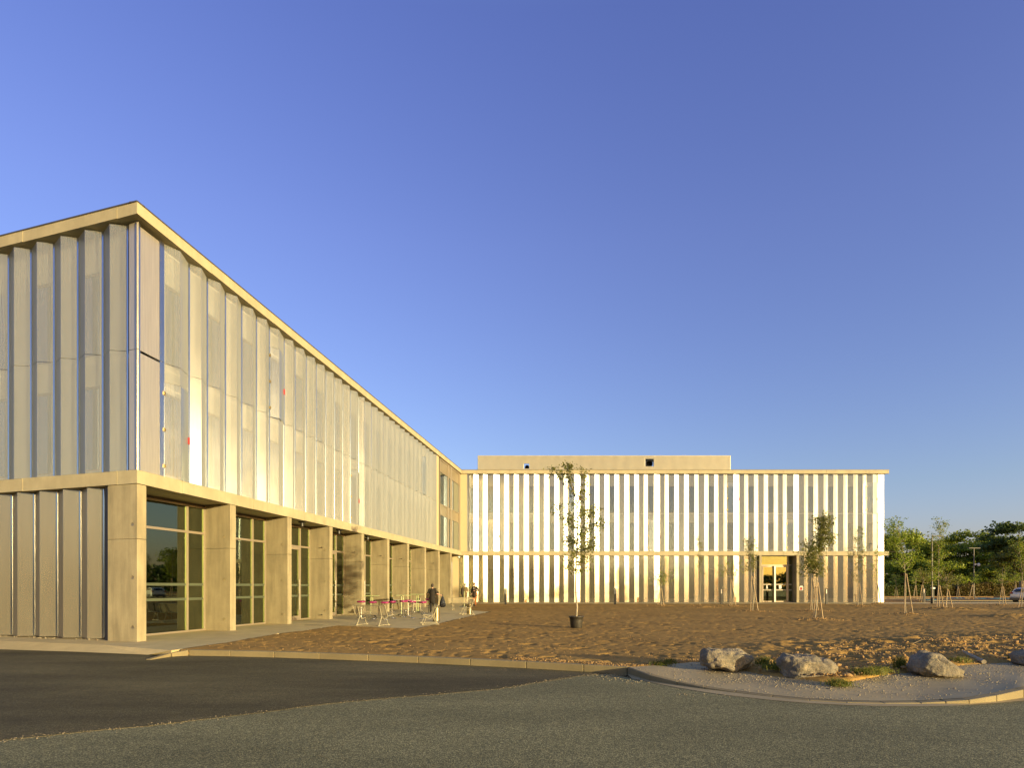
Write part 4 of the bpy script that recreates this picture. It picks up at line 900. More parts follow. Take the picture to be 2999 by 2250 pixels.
# ================================================================== vegetation
def leaf_mesh(name, C, size, up=.3, asp=.55, rnd=RNG, normal_bias=None):
    """one small pointed leaf (two triangles) per centre"""
    n = len(C); C = np.asarray(C)
    a = rnd.normal(size=(n, 3)); a[:, 2] *= .7; a /= np.linalg.norm(a, axis=1)[:, None]
    nrm = rnd.normal(size=(n, 3)); nrm[:, 2] += up*2
    b = np.cross(a, nrm); b /= np.linalg.norm(b, axis=1)[:, None]+1e-9
    s = (size*rnd.uniform(.7, 1.3, n))[:, None]
    V = np.stack([C-a*s*.5, C+b*s*asp*.5, C+a*s*.5, C-b*s*asp*.5], 1).reshape(-1, 3)
    V[2::4] += np.cross(a, b)*s*.15
    k = np.arange(n)[:, None]*4; Fq = np.concatenate([k+[0, 1, 2], k+[0, 2, 3]], 0)
    return np_mesh(name, V, Fq)
def cluster_pts(p, d, n, spread, rnd=RNG): return p+rnd.normal(size=(n, 3))*spread
def young_tree(name, base, h, foot, half, cx_off, shape, leaf, nleaf, stakes, label, group='staked young trees on the sandy plot', trunk_r=.028, leaf_size=.075, lean=0):
    root = empty(name, base); tag(root, label, 'tree', group); rnd = np.random.default_rng(int(abs(base[0]*131+base[1]*17)) % 9999)
    top = h*.97; pts = []; n = 9
    ph0 = rnd.uniform(0, 6)
    for i in range(n):
        f = i/(n-1); w = .03*math.sin(f*7+ph0)+.02*math.sin(f*13+ph0)
        pts.append(Vector((cx_off*(max(0, f-.25)/.75)**1.3+w, .04*math.sin(f*5+ph0*2), f*top)))
    tm = MB(); tm.tube(pts, [trunk_r*(1-.82*i/(n-1)) for i in range(n)], 7)
    tpt = lambda z: (lambda f: pts[min(int(f*(n-1)), n-2)].lerp(pts[min(int(f*(n-1)), n-2)+1], f*(n-1)-min(int(f*(n-1)), n-2)))(min(.999, max(0, z/top)))
    C = []; nb = 26 if nleaf > 700 else 16
    if shape == 'column' and half < .35: nb = 14
    for k in range(nb):
        f = k/(nb-1) if nb > 1 else .5; f = min(1, max(0, f+rnd.uniform(-.03, .03)))
        zb = foot+(h-foot)*f*.92; 
        if shape == 'column': L = half*(1.15-.75*f)*rnd.uniform(.55, 1.25); el = rnd.uniform(.35, 1.0)
        elif shape == 'ball': zb = foot+(h-foot)*(.05+.35*f); L = half*rnd.uniform(.75, 1.35); el = rnd.uniform(-.1, 1.3)
        elif shape == 'fan': zb = foot+(h-foot)*(.05+.3*f); L = half*rnd.uniform(.7, 1.3); el = rnd.uniform(.0, 1.35)
        else: L = half*rnd.uniform(.6, 1.2)*(1.1-.5*f); el = rnd.uniform(.1, .9)
        az = rnd.uniform(0, 6.283) if shape != 'slant' else rnd.normal(math.pi, 1.3)
        if shape in ('ball', 'fan'): L = min(L, (h-zb)/max(.2, math.sin(el)) if el > .2 else L)
        p0 = tpt(zb); d = Vector((math.cos(az)*math.cos(el), math.sin(az)*math.cos(el), math.sin(el)))
        bp = [p0, p0+d*L*.5+Vector((0, 0, -.02)), p0+d*L+Vector((0, 0, L*.12))]
        tm.tube(bp, [trunk_r*.36, trunk_r*.22, trunk_r*.08], 5)
        m_ = max(3, int(nleaf/nb*rnd.uniform(.6, 1.5)))
        for j in range(max(2, m_//9)):
            s = rnd.uniform(.2, 1.05)**.8; c = Vector(bp[1]).lerp(Vector(bp[2]), max(0, s*2-1)) if s > .5 else Vector(bp[0]).lerp(Vector(bp[1]), s*2)
            cc = np.array(c)+rnd.normal(size=3)*(.05+.10*half)
            for q_ in range(9): C.append(cc+rnd.normal(size=3)*np.array([.075, .075, .05])*(1 if leaf_size < .1 else 1.3))
    tm.build('trunk', M['barkl'], root)
    # keep leaves grouped in tufts
    C = np.array(C)
    o = link('crown', leaf_mesh('crown', C, leaf_size, rnd=rnd), M[leaf], root); tag(o, kind='stuff') if False else None
    if stakes:
        hs = foot*.95 if foot < 2.6 else 2.2
        for sgn in ((-1, 1) if stakes == 'pair' else (1, -.35)):
            st = MB(); x = .22*sgn if stakes == 'lean' else .16*sgn
            tp = tpt(hs); st.tube([(x*1.5, -.05*sgn, -.1), (tp.x+.05*sgn, tp.y-.03, hs)], .028 if sgn > 0 else .022, 7); st.build('stake', M['stake'], root)
        ti = MB(); tp = tpt(hs*.86); ti.tube([(tp.x-.12, -.03, hs*.86), (tp.x+.02, -.06, hs*.87), (tp.x+.14, -.03, hs*.86)], .012, 5); ti.build('tie', M['tie'], root)
    return root
for i, (px, py, cx_, hw, ty, fy_, lf, nl, stk, shp, lab) in enumerate(trees):
    b_ = g(px, py); s_ = F/b_.y; b_.z = sand_at(b_.x, b_.y) if b_.y < 50.4 else .06
    hz_ = lambda y: HC-(y-CY)/s_-b_.z
    gp = 'staked young trees on the sandy plot' if py > 1770 else 'staked young trees in the car park'
    ls = .075 if b_.y < 50 else .11
    young_tree('young_tree', b_, hz_(ty), hz_(fy_), hw/s_*1.2, (cx_-px)/s_, shp, lf, int(nl*(2.6 if nl > 1800 else 2.1)), stk, lab, gp, .03 if nl > 400 else .02, ls*(1.1 if nl > 1000 else 1))
# potted tree in front
pt_ = g(1688, 1843, 0); S_ = F/pt_.y; pt_.z = sand_at(pt_.x, pt_.y)-.01
pot = empty('potted_tree', pt_); tag(pot, 'tall slender tree standing in a black plastic tub on the sand', 'tree')
MB().lathe([(.0, .0), (.205, .0), (.215, .02), (.245, .30), (.262, .40), (.282, .405), (.282, .45), (.262, .452), (.255, .40)], 28).build('pot', M['pot'], pot, smooth=True)
MB().lathe([(.0, .40), (.15, .405), (.256, .39)], 20).build('pot_soil', M['clod'], pot)
Pz = lambda py: HC-(py-CY)/S_-pt_.z; Px = lambda px: (px-1688)/S_
cr = [(1688, 1808), (1690, 1780), (1686, 1740), (1686, 1700), (1688, 1660), (1690, 1610), (1691, 1560), (1692, 1520), (1690, 1480), (1683, 1450), (1673, 1420), (1668, 1395), (1664, 1370), (1662, 1358)]
tk = [Vector((Px(a), .03*math.sin(b_*.02), Pz(b_))) for a, b_ in cr]; nn_ = len(tk)
tm = MB(); tm.tube(tk, [.034*(1-.8*(i/(nn_-1))) for i in range(nn_)], 8)
limbs = [ # from (px,py) to list of points; clumps follow
 [(1683, 1455), (1655, 1420), (1640, 1390), (1630, 1378), (1621, 1372)], [(1655, 1415), (1662, 1385), (1664, 1360)], [(1690, 1480), (1702, 1440), (1704, 1400), (1700, 1385)],
 [(1690, 1500), (1698, 1460), (1702, 1430)], [(1690, 1590), (1660, 1540), (1642, 1510), (1635, 1485)], [(1690, 1560), (1716, 1515), (1722, 1492)], [(1690, 1600), (1720, 1560), (1740, 1510), (1748, 1485)],
 [(1690, 1610), (1730, 1580), (1745, 1545), (1758, 1533)], [(1688, 1640), (1720, 1610), (1740, 1590)], [(1688, 1640), (1670, 1600), (1665, 1570)], [(1688, 1650), (1712, 1625), (1728, 1598)],
 [(1686, 1690), (1700, 1672), (1712, 1660)], [(1686, 1685), (1672, 1665), (1664, 1662)], [(1686, 1650), (1705, 1640), (1722, 1630)], [(1688, 1560), (1674, 1535), (1668, 1515)], [(1690, 1540), (1700, 1510), (1704, 1492)],
 [(1690, 1590), (1706, 1570), (1718, 1545)], [(1687, 1670), (1676, 1640), (1672, 1625)], [(1688, 1620), (1700, 1600), (1712, 1570)], [(1688, 1610), (1676, 1590), (1662, 1582)]]
C = []; rl = np.random.default_rng(5)
for L in limbs:
    dy0 = rl.uniform(-.45, .45); P = [Vector((Px(a), dy0*(k/(len(L)-1)), Pz(b_))) for k, (a, b_) in enumerate(L)]
    tm.tube(P, [.012*(1-.75*k/(len(P)-1)) for k in range(len(P))], 5)
    tot = sum((a-b_).length for a, b_ in zip(P[:-1], P[1:])); n_ = int(tot*95)
    for _ in range(n_):
        if _ % 5: continue
        s = rl.uniform(.12, 1.03); k = min(int(s*(len(P)-1)), len(P)-2); c = P[k].lerp(P[k+1], s*(len(P)-1)-k); cc = np.array(c)+rl.normal(size=3)*np.array([.14, .14, .09])
        for q_ in range(10): C.append(cc+rl.normal(size=3)*np.array([.07, .07, .05]))
for _ in range(520):
    k = rl.integers(4, nn_-1); c = tk[k].lerp(tk[min(k+1, nn_-1)], rl.random()); w = .16 if k < 9 else .09
    C.append(np.array(c)+rl.normal(size=3)*w*np.array([1, 1, .8]))
tm.build('trunk', M['barkl'], pot); C = np.array(C)
link('crown', leaf_mesh('crown', C, .088, rnd=rl), M['leafo'], pot)
MB().tube([(Px(1680), -.05, Pz(1737)), (Px(1692), -.05, Pz(1738))], .012, 5).build('tie', M['stake'], pot)
# large trees behind the car park
def big_tree(name, px, y, top_py, half_m, foot, leaf, label, n=5200, size=.34, holes=.0, seed=1, trunk=True):
    s_ = F/y; x = (px-CX)/s_; h = HC-(top_py-CY)/s_; root = empty(name, (x, y, 0)); tag(root, label, 'tree', 'trees beyond the car park')
    rnd = np.random.default_rng(seed); tm = MB(); tm.tube([(0, 0, 0), (.1, 0, h*.3), (0, .1, h*.6)], [.3, .22, .12], 8)
    nl = 34; lob = []
    for k in range(nl):
        u = rnd.normal(size=3); u /= np.linalg.norm(u); rr = rnd.uniform(.35, 1)**.5
        zc = (foot+h)/2; c = np.array([u[0]*half_m*rr*.82, u[1]*half_m*rr*.7, zc+u[2]*(h-foot)/2*rr*.82]); r = half_m*rnd.uniform(.2, .36)
        lob.append((c, r)); 
        if k < 12: tm.tube([(0, 0, h*.3), tuple(c*np.array([.5, .5, .8])), tuple(c)], [.12, .07, .02], 5)
    if trunk: tm.build('trunk', M['bark'], root)
    C = []
    per = n//nl
    for c, r in lob:
        d = rnd.normal(size=(per, 3)); d /= np.linalg.norm(d, axis=1)[:, None]; rad = r*(1-rnd.random(per)**2.2*.6)[:, None]
        d[:, 2] = np.abs(d[:, 2])*.8+d[:, 2]*.2; bumpy = 1+.25*np.sin(d[:, :1]*7+k)*np.cos(d[:, 2:]*9)
        C.append(c+d*rad*bumpy*np.array([1, 1, .8]))
    C = np.concatenate(C); keep = C[:, 2] > foot*.4; C = C[keep]
    link('crown', leaf_mesh('crown', C, size, .5, .8, rnd), M[leaf], root); return root
big = [(2640, 104, 1553, 6.3, 1.5, 'leafb', 'rounded dark green tree rising right beside the end of the right wing', 9000, .34),
 (2712, 112, 1590, 4.6, 1.0, 'leafb', 'lower rounded tree in the dip behind the nearer lamp post', 6000, .34),
 (2785, 100, 1575, 5.0, 1.2, 'leafb', 'mid green tree right behind the tall slender staked tree', 7000, .34),
 (2838, 104, 1562, 5.6, 1.5, 'leafb', 'broad domed tree above the lamp post with the camera', 9000, .34),
 (2885, 98, 1583, 5.2, 1.0, 'leafb', 'domed tree sloping down to the gap before the darkest tree', 8000, .34),
 (2672, 98, 1640, 4.2, .3, 'leafb', 'low dark tree at the hedge between the first two domed crowns', 5000, .34),
 (2925, 92, 1650, 3.4, .3, 'leafb', 'low bushy tree under the gap left of the darkest tree', 4500, .32),
 (2990, 84, 1523, 4.6, 3.8, 'leafd', 'darkest and tallest tree with sky showing through, at the right margin', 6500, .34),
 (3010, 70, 1600, 3.2, 1.5, 'leafo', 'olive-brown tree in front of the darkest tree at the right margin', 6000, .24),
 (2755, 94, 1655, 4.2, .2, 'leafb', 'low shadowy tree filling the space behind the staked trees', 4500, .34),
 (3090, 90, 1545, 6, 1.5, 'leafb', 'tree beyond the right margin next to the darkest tree', 5000, .4), (3190, 95, 1560, 6.5, 1.5, 'leafb', 'second tree beyond the right margin', 5000, .4), (3320, 95, 1550, 7, 1.5, 'leafb', 'third tree beyond the right margin', 5000, .4)]
for k, (px, y, top, half, foot, lf, lab, n, sz_) in enumerate(big): big_tree('broadleaf_tree', px, y, CY-(CY-top)*1.07, half*1.12, foot, lf, lab, int(n*1.7), sz_*.9, seed=k+3)
def hedge_run(name, x0, x1, y, h, dep, leaf, label, n, size, rough=.1, seed=2):
    rnd = np.random.default_rng(seed); u = rnd.random((n, 3)); X_ = x0+(x1-x0)*u[:, 0]
    hh = h*(1+rough*(vn(X_, X_*0+seed, .35, 31)-.5)*2+rough*(vn(X_, X_*0, 1.3, 32)-.5))
    face = rnd.random(n) < .6
    Y_ = np.where(face, y-dep/2+rnd.normal(size=n)*.08, y-dep/2+dep*u[:, 1]); Z_ = np.where(face, hh*u[:, 2]**.8, hh*(1-.12*rnd.random(n)))
    o = link(name, leaf_mesh(name, np.stack([X_, Y_, Z_], -1), size, .5, .8, rnd), M[leaf]); tag(o, label, 'hedge')
    c = MB(); c.box(x0, x1, y-dep/2+.25, y+dep/2, 0, h*.8); c.build('hedge_core', M['bark'], o); return o
sH = F/90
tag(hedge_run('trimmed_hedge', (2560-CX)/sH, (2735-CX)/sH, 90, 1.75, 1.2, 'hedge', 'trimmed flat-topped hedge along the car park beside the building', 9000, .2, .05), kind='thing')
tag(hedge_run('scrub', (2735-CX)/sH, (3150-CX)/sH, 90, 1.9, 2.2, 'scrub', 'rough yellow-brown scrub growing along the back of the car park', 14000, .22, .45, 5), kind='stuff')
rw = np.random.default_rng(9)
def wood_band(name, pts, h, n, label):
    """a far wood that reads as one mass"""
    C = []
    P = [Vector((*p, 0)) for p in pts]
    for _ in range(n):
        k = rw.integers(0, len(P)-1); c = P[k].lerp(P[k+1], rw.random()); hh = h*(.65+.7*float(vn(np.array([c.x]), np.array([c.y]), .06, 41)[0]))
        C.append((c.x+rw.normal()*2.5, c.y+rw.normal()*2.5, hh*(rw.random()**.85)))
    tag(link(name, leaf_mesh(name, C, 1.3, .4, .8, rw), M['leafd']), label, 'woodland', kind='stuff')
wood_band('far_woodland', [(40, 130), (110, 135), (190, 120), (230, 60), (230, 0), (200, -60)], 7.5, 22000, 'distant belt of dark woodland beyond the car park')
wood_band('woodland_behind', [(-120, -140), (-40, -170), (60, -190), (150, -190)], 9.0, 16000, 'belt of woodland across the road behind the viewpoint')
wood_band('woodland_west', [(-150, 40), (-160, -30), (-120, -140)], 9.0, 12000, 'belt of woodland west of the road')
# weeds
def weed(px, py, h, r, n, label, kind='leaf'):
    p = g(px, py, 0); z = sand_at(p.x, p.y) if py < np.interp(px, ex, ey)+1 else -.05
    rnd = np.random.default_rng(int(px)); V = []; Fq = []
    root = empty('weed_tuft', (p.x, p.y, z-.01)); tag(root, label, 'weed', 'weeds along the concrete corner')
    m = MB()
    for k in range(n):
        a = rnd.uniform(0, 6.28); l = h*rnd.uniform(.5, 1.1); x, y = rnd.normal()*r*.45, rnd.normal()*r*.35; t = rnd.uniform(.15, .8)
        e = (x+math.cos(a)*l*t, y+math.sin(a)*l*t, l*(1-.4*t)); mid = ((x+e[0])/2-math.cos(a)*l*.08, (y+e[1])/2, e[2]*.62); w = .0045
        m.add([(x-w, y, 0), (x+w, y, 0), (mid[0]+w, mid[1], mid[2]), (mid[0]-w, mid[1], mid[2]), e], [(0, 1, 2, 3), (3, 2, 4)])
    m.build('blades', M['weed'], root)['kind'] = 'stuff'
    C = rnd.normal(size=(n*4, 3))*np.array([r*.5, r*.4, h*.22])+np.array([0, 0, h*.4]); C[:, 2] = np.abs(C[:, 2])
    link('leaves', leaf_mesh('leaves', C, .022, rnd=rnd), M['weed'], root)
weed(1935, 1950, .12, .22, 120, 'low grass tuft at the dirt edge left of all the boulders')
weed(1962, 1945, .12, .12, 70, 'small grass tuft beside the left end of the first boulder')
weed(2238, 1960, .20, .16, 90, 'upright weed right of the flat-topped boulder')
weed(2280, 1972, .14, .28, 240, 'dense green weeds between the first two boulders')
weed(2458, 2000, .14, .2, 200, 'yellow-green weeds at the foot of the broken-faced boulder')
weed(2545, 1982, .14, .26, 260, 'round bright yellow-green cushion of weeds at the pavement edge')
weed(2575, 1974, .12, .24, 160, 'low weeds between the bright cushion and the feathery weed')
weed(2638, 1965, .26, .13, 110, 'tall feathery weed left of the humped boulder')
weed(2815, 1948, .14, .2, 120, 'dry brownish weeds right of the humped boulder')
weed(2975, 1943, .12, .14, 70, 'small weed near the boulder at the right margin')
p = g(2640, 1912, 0); p2 = g(2702, 1900, 0)
m = MB(); m.tube([(p.x, p.y, .05), ((p.x+p2.x)/2, (p.y+p2.y)/2+.1, .11), (p2.x, p2.y, .22)], [.012, .010, .005], 6); m.tube([((p.x+p2.x)/2, (p.y+p2.y)/2+.1, .11), (p.x+.3, p.y+.5, .09)], [.006, .003], 5)
tag(m.build('fallen_twig', M['bark']), 'thin dark twig sticking out of the heaped earth', 'branch')
p = g(2820, 1930, 0); p2 = g(2882, 1948, 0)
m = MB(); m.tube([(p.x, p.y, .16), (p.x*.7+p2.x*.3, p.y*.7+p2.y*.3, .12), (p2.x, p2.y, .05)], [.02, .035, .045], 8)
tag(m.build('broken_branch', M['barkl']), 'thick grey broken branch lying on the earth right of the humped boulder', 'branch')
# ================================================================== bollards, lamps, bins
def bollard(px, py, label, hh=1.36):
    b_ = g(px, py); r = .10; root = empty('bollard', b_, random.uniform(-.1, .1)); tag(root, label, 'bollard', 'black path light bollards')
    m = MB(); m.box(-.1, .1, -.06, .06, 0, hh*.66); m.box(-.1, -.062, -.06, .06, hh*.66+.002, hh*.92); m.box(.062, .1, -.06, .06, hh*.66+.002, hh*.92)
    n = 10; vs = []
    for y in (-.06, .06):
        for k in range(n+1): a = math.pi*k/n; vs.append((.1*math.cos(a), y, hh*.92+.1*math.sin(a)))
        for k in range(n+1): a = math.pi*k/n; vs.append((.062*math.cos(a), y, hh*.92+.045*math.sin(a)))
    K = n+1; fs = []
    for k in range(n): fs += [(k, k+1, K+k+1, K+k), (2*K+k+1, 2*K+k, 3*K+k, 3*K+k+1), (k+1, k, 2*K+k, 2*K+k+1), (K+k, K+k+1, 3*K+k+1, 3*K+k)]
    m.add(vs, fs); m.build('post', M['black'], root, bevel=.006)
    MB().box(-.055, .055, -.02, .04, hh*.665, hh*.93).build('light_panel', M['steel'], root)
bollard(1480.7, 1773.6, 'black bollard nearest the inside corner, by the man in rust trousers')
bollard(1801.4, 1773.2, 'black bollard midway along the right wing, right of the tub tree')
bollard(2113, 1771.8, 'black bollard left of the entrance, next to the fan-crowned tree')
bollard(2420.8, 1771.8, 'black bollard right of the entrance and the notice')
bollard(2706.5, 1767, 'black bollard past the end of the right wing, at the car park')
def lamp_post(px, py, top, arm, label, camera=False):
    b_ = g(px, py); s_ = F/b_.y; h = HC-(top-CY)/s_-b_.z; root = empty('lamp_post', b_); tag(root, label, 'lamp post', 'tall lamp posts in the car park')
    MB().tube([(0, 0, 0), (0, 0, h)], [.06, .04], 12).build('pole', M['lampgrey'], root)
    MB().lathe([(.0, 0), (.12, 0), (.12, .5), (.085, .55)], 12).build('base_sleeve', M['black'], root)
    MB().box(0 if arm > 0 else -.7, .95 if arm > 0 else .7, -.12, .12, h-.06, h+.03).build('lamp_head', M['black'], root, bevel=.02)
    if camera:
        z = HC-(1657-CY)/s_; m = MB(); m.box(.02, .5, -.04, .04, z-.03, z+.05); m.ball((.58, 0, z-.06), (.16, .16, .2)); m.box(.02, .2, -.08, .08, z-.12, z+.1); m.build('camera_unit', M['white'], root)
    return root
lamp_post(2730, 1770.7, 1572, 1, 'tall lamp post with a single arm, nearer the building')
lamp_post(2852.5, 1756, 1607, 0, 'lamp post carrying a white security camera half way up', True)
b_ = g(2733.5, 1770.5); rt = empty('spotlight_post', b_); tag(rt, 'short dark post with a small white floodlight beside the nearer lamp post', 'floodlight')
MB().tube([(0, 0, 0), (0, 0, 1.3)], .05, 10).build('post', M['black'], rt); MB().box(-.2, .12, -.06, .06, 1.3, 1.42).build('floodlight', M['white'], rt)
def bin_(px, py, r, h, label):
    b_ = g(px, py); b_.z += .013; root = empty('litter_bin', b_); tag(root, label, 'bin', 'bronze cylinder litter bins')
    MB().lathe([(0, 0), (r, 0), (r, h-.03), (r-.01, h), (r-.03, h), (r-.035, h-.1), (0, h-.1)], 26).build('drum', M['bin'], root, smooth=False)
    MB().lathe([(r+.003, .0), (r+.008, .0), (r+.008, .03), (r+.003, .03)], 26).build('foot_ring', M['black'], root)
bin_(1277.6, 1822.5, .15, .63, 'bronze cylindrical bin behind the mesh bench in the middle of the terrace')
bin_(1374.5, 1803.5, .14, .62, 'bronze cylindrical bin behind the farther bench at the terrace edge')
# ================================================================== benches
def arc_profile():
    # y = depth towards the back, z = height; seat front to backrest top
    return [(-.30, .40), (-.26, .435), (-.18, .43), (-.05, .405), (.06, .40), (.13, .43), (.17, .50), (.21, .60), (.25, .70), (.29, .79), (.315, .815)]
def make_bench(name='mesh_bench', L=1.6):
    root = empty(name); pr = arc_profile(); m = MB()
    n = 8
    def strip(x0, x1, mm, off=0, th=.006):
        vs = [(x, y+o*.0, z+o) for o in (off, off+th) for x in (x0, x1) for y, z in pr]; K = len(pr)
        fs = [(k, k+1, K+k+1, K+k) for k in range(K-1)]+[(2*K+k+1, 2*K+k, 3*K+k, 3*K+k+1) for k in range(K-1)]
        fs += [(k+1, k, 2*K+k, 2*K+k+1) for k in range(K-1)]+[(K+k, K+k+1, 3*K+k+1, 3*K+k) for k in range(K-1)]
        mm.add(vs, fs)
    strip(-L/2, L/2, m); m.build('seat_shell', M['mesh'], root)
    e = MB()
    for x in (-L/2, L/2): e.tube([(x, y, z) for y, z in pr], .012, 6)
    e.tube([(-L/2, pr[0][0], pr[0][1]), (L/2, pr[0][0], pr[0][1])], .012, 6); e.tube([(-L/2, pr[-1][0], pr[-1][1]), (L/2, pr[-1][0], pr[-1][1])], .014, 6); e.build('edge_tube', M['cream'], root)
    for x in (-L*.34, L*.34):
        r = MB(); strip(x-.022, x+.022, r, .008); r.build('strap', M['black'] if x else M['black'], root)
        l = MB(); l.tube([(x, .30, .79), (x, .22, .56), (x, .16, .38), (x, .24, .2), (x, .34, .0)], [.010, .012, .014, .013, .012], 7)
        l.tube([(x, .34, .012), (x, .2, .03), (x, -.2, .03), (x, -.30, .012)], .012, 6)
        l.tube([(x, -.22, .41), (x, -.16, .3), (x, -.22, .12), (x, -.30, .02)], [.011, .011, .010, .011], 7)
        l.tube([(x, .16, .38), (x, .0, .25), (x, -.16, .3)], .011, 6)
        l.ball((x, -.31, .03), .03, 8, 6); l.ball((x, .35, .02), .03, 8, 6); l.build('leg_frame', M['cream'], root)
    return root
def place(root, px, py, rz, label, cat, group, z=None):
    b_ = g(px, py); b_.z += .013; root.location = b_; root.rotation_euler = (0, 0, rz); tag(root, label, cat, group); return root
BG = 'cream mesh benches on the terrace'
b0 = make_bench(); pa = (g(1036.9, 1834.8)+g(1134.4, 1835.3))/2
place(b0, 1083, 1833, math.radians(-25)+math.pi, 'cream mesh bench seen from behind, nearest the long facade and the bar tables', 'bench', BG); b0.location.x = -5.58; b0.location.y = 23.62
b1 = copy_tree(b0); tag(b1, 'cream mesh bench standing directly in front of the nearer bronze bin', 'bench', BG); b1.location = (-3.45, 24.42, .013); b1.rotation_euler = (0, 0, math.radians(-78)); 
b2 = copy_tree(b0); tag(b2, 'cream mesh bench at the tip of the terrace beside the farther bin', 'bench', BG); b2.location = (-2.52, 32.5, gz(32.5)+.013); b2.rotation_euler = (0, 0, math.radians(-78))
b3 = copy_tree(b0); tag(b3, 'cream mesh bench in front of the two talking men, seen from behind', 'bench', BG); b3.location = (-3.30, 38.3, gz(38.3)+.013); b3.rotation_euler = (0, 0, math.radians(-6)+math.pi)
# ================================================================== bar tables and stools
def make_table():
    r = empty('bar_table'); MB().box(-.38, .38, -.38, .38, 1.085, 1.11).build('table_top', M['tabl'], r, bevel=.008)
    m = MB()
    for x in (-.045, .045): m.tube([(x, 0, .08), (x, 0, 1.08)], .02, 10)
    m.build('stem', M['tabl'], r); m = MB(); m.lathe([(0, .0), (.16, .0), (.16, .015), (.05, .02)], 16, (0, 0, 1.065)); m.build('top_plate', M['steel'], r)
    for k in range(4):
        a = math.pi/4+k*math.pi/2; c, s = math.cos(a), math.sin(a)
        MB().tube([(0, 0, .09), (c*.12, s*.12, .11), (c*.28, s*.28, .07), (c*.36, s*.36, .012)], [.03, .026, .02, .014], 8).build('foot', M['darkc'], r)
    return r
TG = 'pale green bar tables on the terrace'
T0 = make_table(); place(T0, 1088.6, 1812, math.radians(12), 'pale green bar table nearest the facade door, left of the other two', 'table', TG)
for px, py, rz, lab in ((1178, 1808, 20, 'pale green bar table in the middle, hiding the dark armchair'), (1222.8, 1799.5, 8, 'pale green bar table farthest back, beside the woman in black')):
    t = copy_tree(T0); place(t, px, py, math.radians(rz), lab, 'table', TG)
def make_stool():
    r = empty('bar_stool'); m = MB(); n = 24; prof = []
    V = []; K = 6
    ring = [(.86, -.02), (1.0, .005), (1.0, .045), (.93, .062), (.5, .066), (0.001, .060)]
    for f, z in ring:
        for k in range(n):
            a = 2*math.pi*k/n; c, s = math.cos(a), math.sin(a); q = (abs(c)**3.2+abs(s)**3.2)**(-1/3.2); x = .19*f*c*q; y = .17*f*s*q; V.append((x, y, .78+z+.25*max(0, y-.08)*f))
    fs = [(i*n+k, i*n+(k+1) % n, (i+1)*n+(k+1) % n, (i+1)*n+k) for i in range(K-1) for k in range(n)]+[tuple(range(n-1, -1, -1))]
    m.add(V, fs); m.build('seat', M['mag'], r, smooth=True)
    MB().tube([(0, 0, .03), (0, 0, .42), (0, 0, .43), (0, 0, .778)], [.026, .026, .018, .018], 10).build('column', M['chrome'], r)
    MB().lathe([(0, 0), (.19, 0), (.19, .01), (.06, .03), (.0, .035)], 22).build('base', M['chrome'], r, smooth=True)
    m = MB(); m.tube([(.15*math.cos(a), .04+.15*math.sin(a), .3) for a in [k*math.pi/6 for k in range(-1, 8)]], .009, 6); m.build('footrest', M['chrome'], r); return r
SG = 'magenta bar stools round the bar tables'
S0 = make_stool()
stools = [(1057.8, 1765.7, 'magenta bar stool farthest left, nearest the facade door'), (1092, 1767, 'magenta bar stool under the left bar table'), (1127, 1768, 'magenta bar stool right of the left bar table, with pale upper edge'),
 (1148.3, 1766, 'magenta bar stool left of the dark armchair'), (1181, 1764.5, 'magenta bar stool behind the stem of the middle bar table'), (1195, 1763, 'highest-looking magenta bar stool right of the middle table'), (1207, 1766, 'magenta bar stool between the middle and farthest bar tables'),
 (1237, 1767, 'magenta bar stool right of the farthest bar table stem'), (1255.5, 1759.3, 'magenta bar stool overlapping the woman in black')]
for k, (px, py, lab) in enumerate(stools):
    o = S0 if k == 0 else copy_tree(S0); s_ = (py-CY)/(HC-.80-gz(28)-.0); y = F/s_; o.location = ((px-CX)/s_, y, gz(y)+.013); o.rotation_euler = (0, 0, random.uniform(-.8, .8)); tag(o, lab, 'stool', SG)
def make_armchair(mat, name='armchair'):
    r = empty(name); MB().box(-.24, .24, -.22, .22, .42, .46).build('seat', mat, r, bevel=.015)
    m = MB(); m.add([(-.24, .20, .46), (.24, .20, .46), (.24, .28, .80), (-.24, .28, .80), (-.24, .23, .46), (.24, .23, .46), (.24, .31, .80), (-.24, .31, .80)], [(0, 1, 2, 3), (7, 6, 5, 4), (0, 4, 5, 1), (1, 5, 6, 2), (2, 6, 7, 3), (3, 7, 4, 0)]); m.build('backrest', mat, r)
    for x in (-.27, .27):
        MB().box(x-.025, x+.025, -.22, .26, .62, .655).build('armrest', mat, r)
        for y, yy in ((-.2, -.26), (.2, .30)): MB().tube([(x, y, .62), (x*1.1, yy, 0)], [.018, .014], 7).build('leg', mat, r)
    return r
a0 = make_armchair(M['darkc']); 
sx_ = 43.5; a0.location = ((1158-CX)/sx_, F/sx_, gz(39)+.013); a0.rotation_euler = (0, 0, 2.2); tag(a0, 'dark plastic armchair standing in the shade beside the middle bar table', 'armchair', 'armchairs on the terrace')
a1 = make_armchair(M['cream']); sx_ = 46.5; a1.location = ((1214-CX)/sx_, F/sx_, gz(37)+.013); a1.rotation_euler = (0, 0, -.9); tag(a1, 'white armchair behind the farthest bar table', 'armchair', 'armchairs on the terrace')
b_ = g(1359.5, 1779); rt = empty('terrace_post', b_); tag(rt, 'thin green post with a small flat cap in front of the man in olive', 'post')
MB().tube([(0, 0, 0), (0, 0, 1.16)], .022, 8).build('stem', M['tabl'], rt); MB().box(-.06, .06, -.06, .06, 1.16, 1.19).build('cap', M['black'], rt)
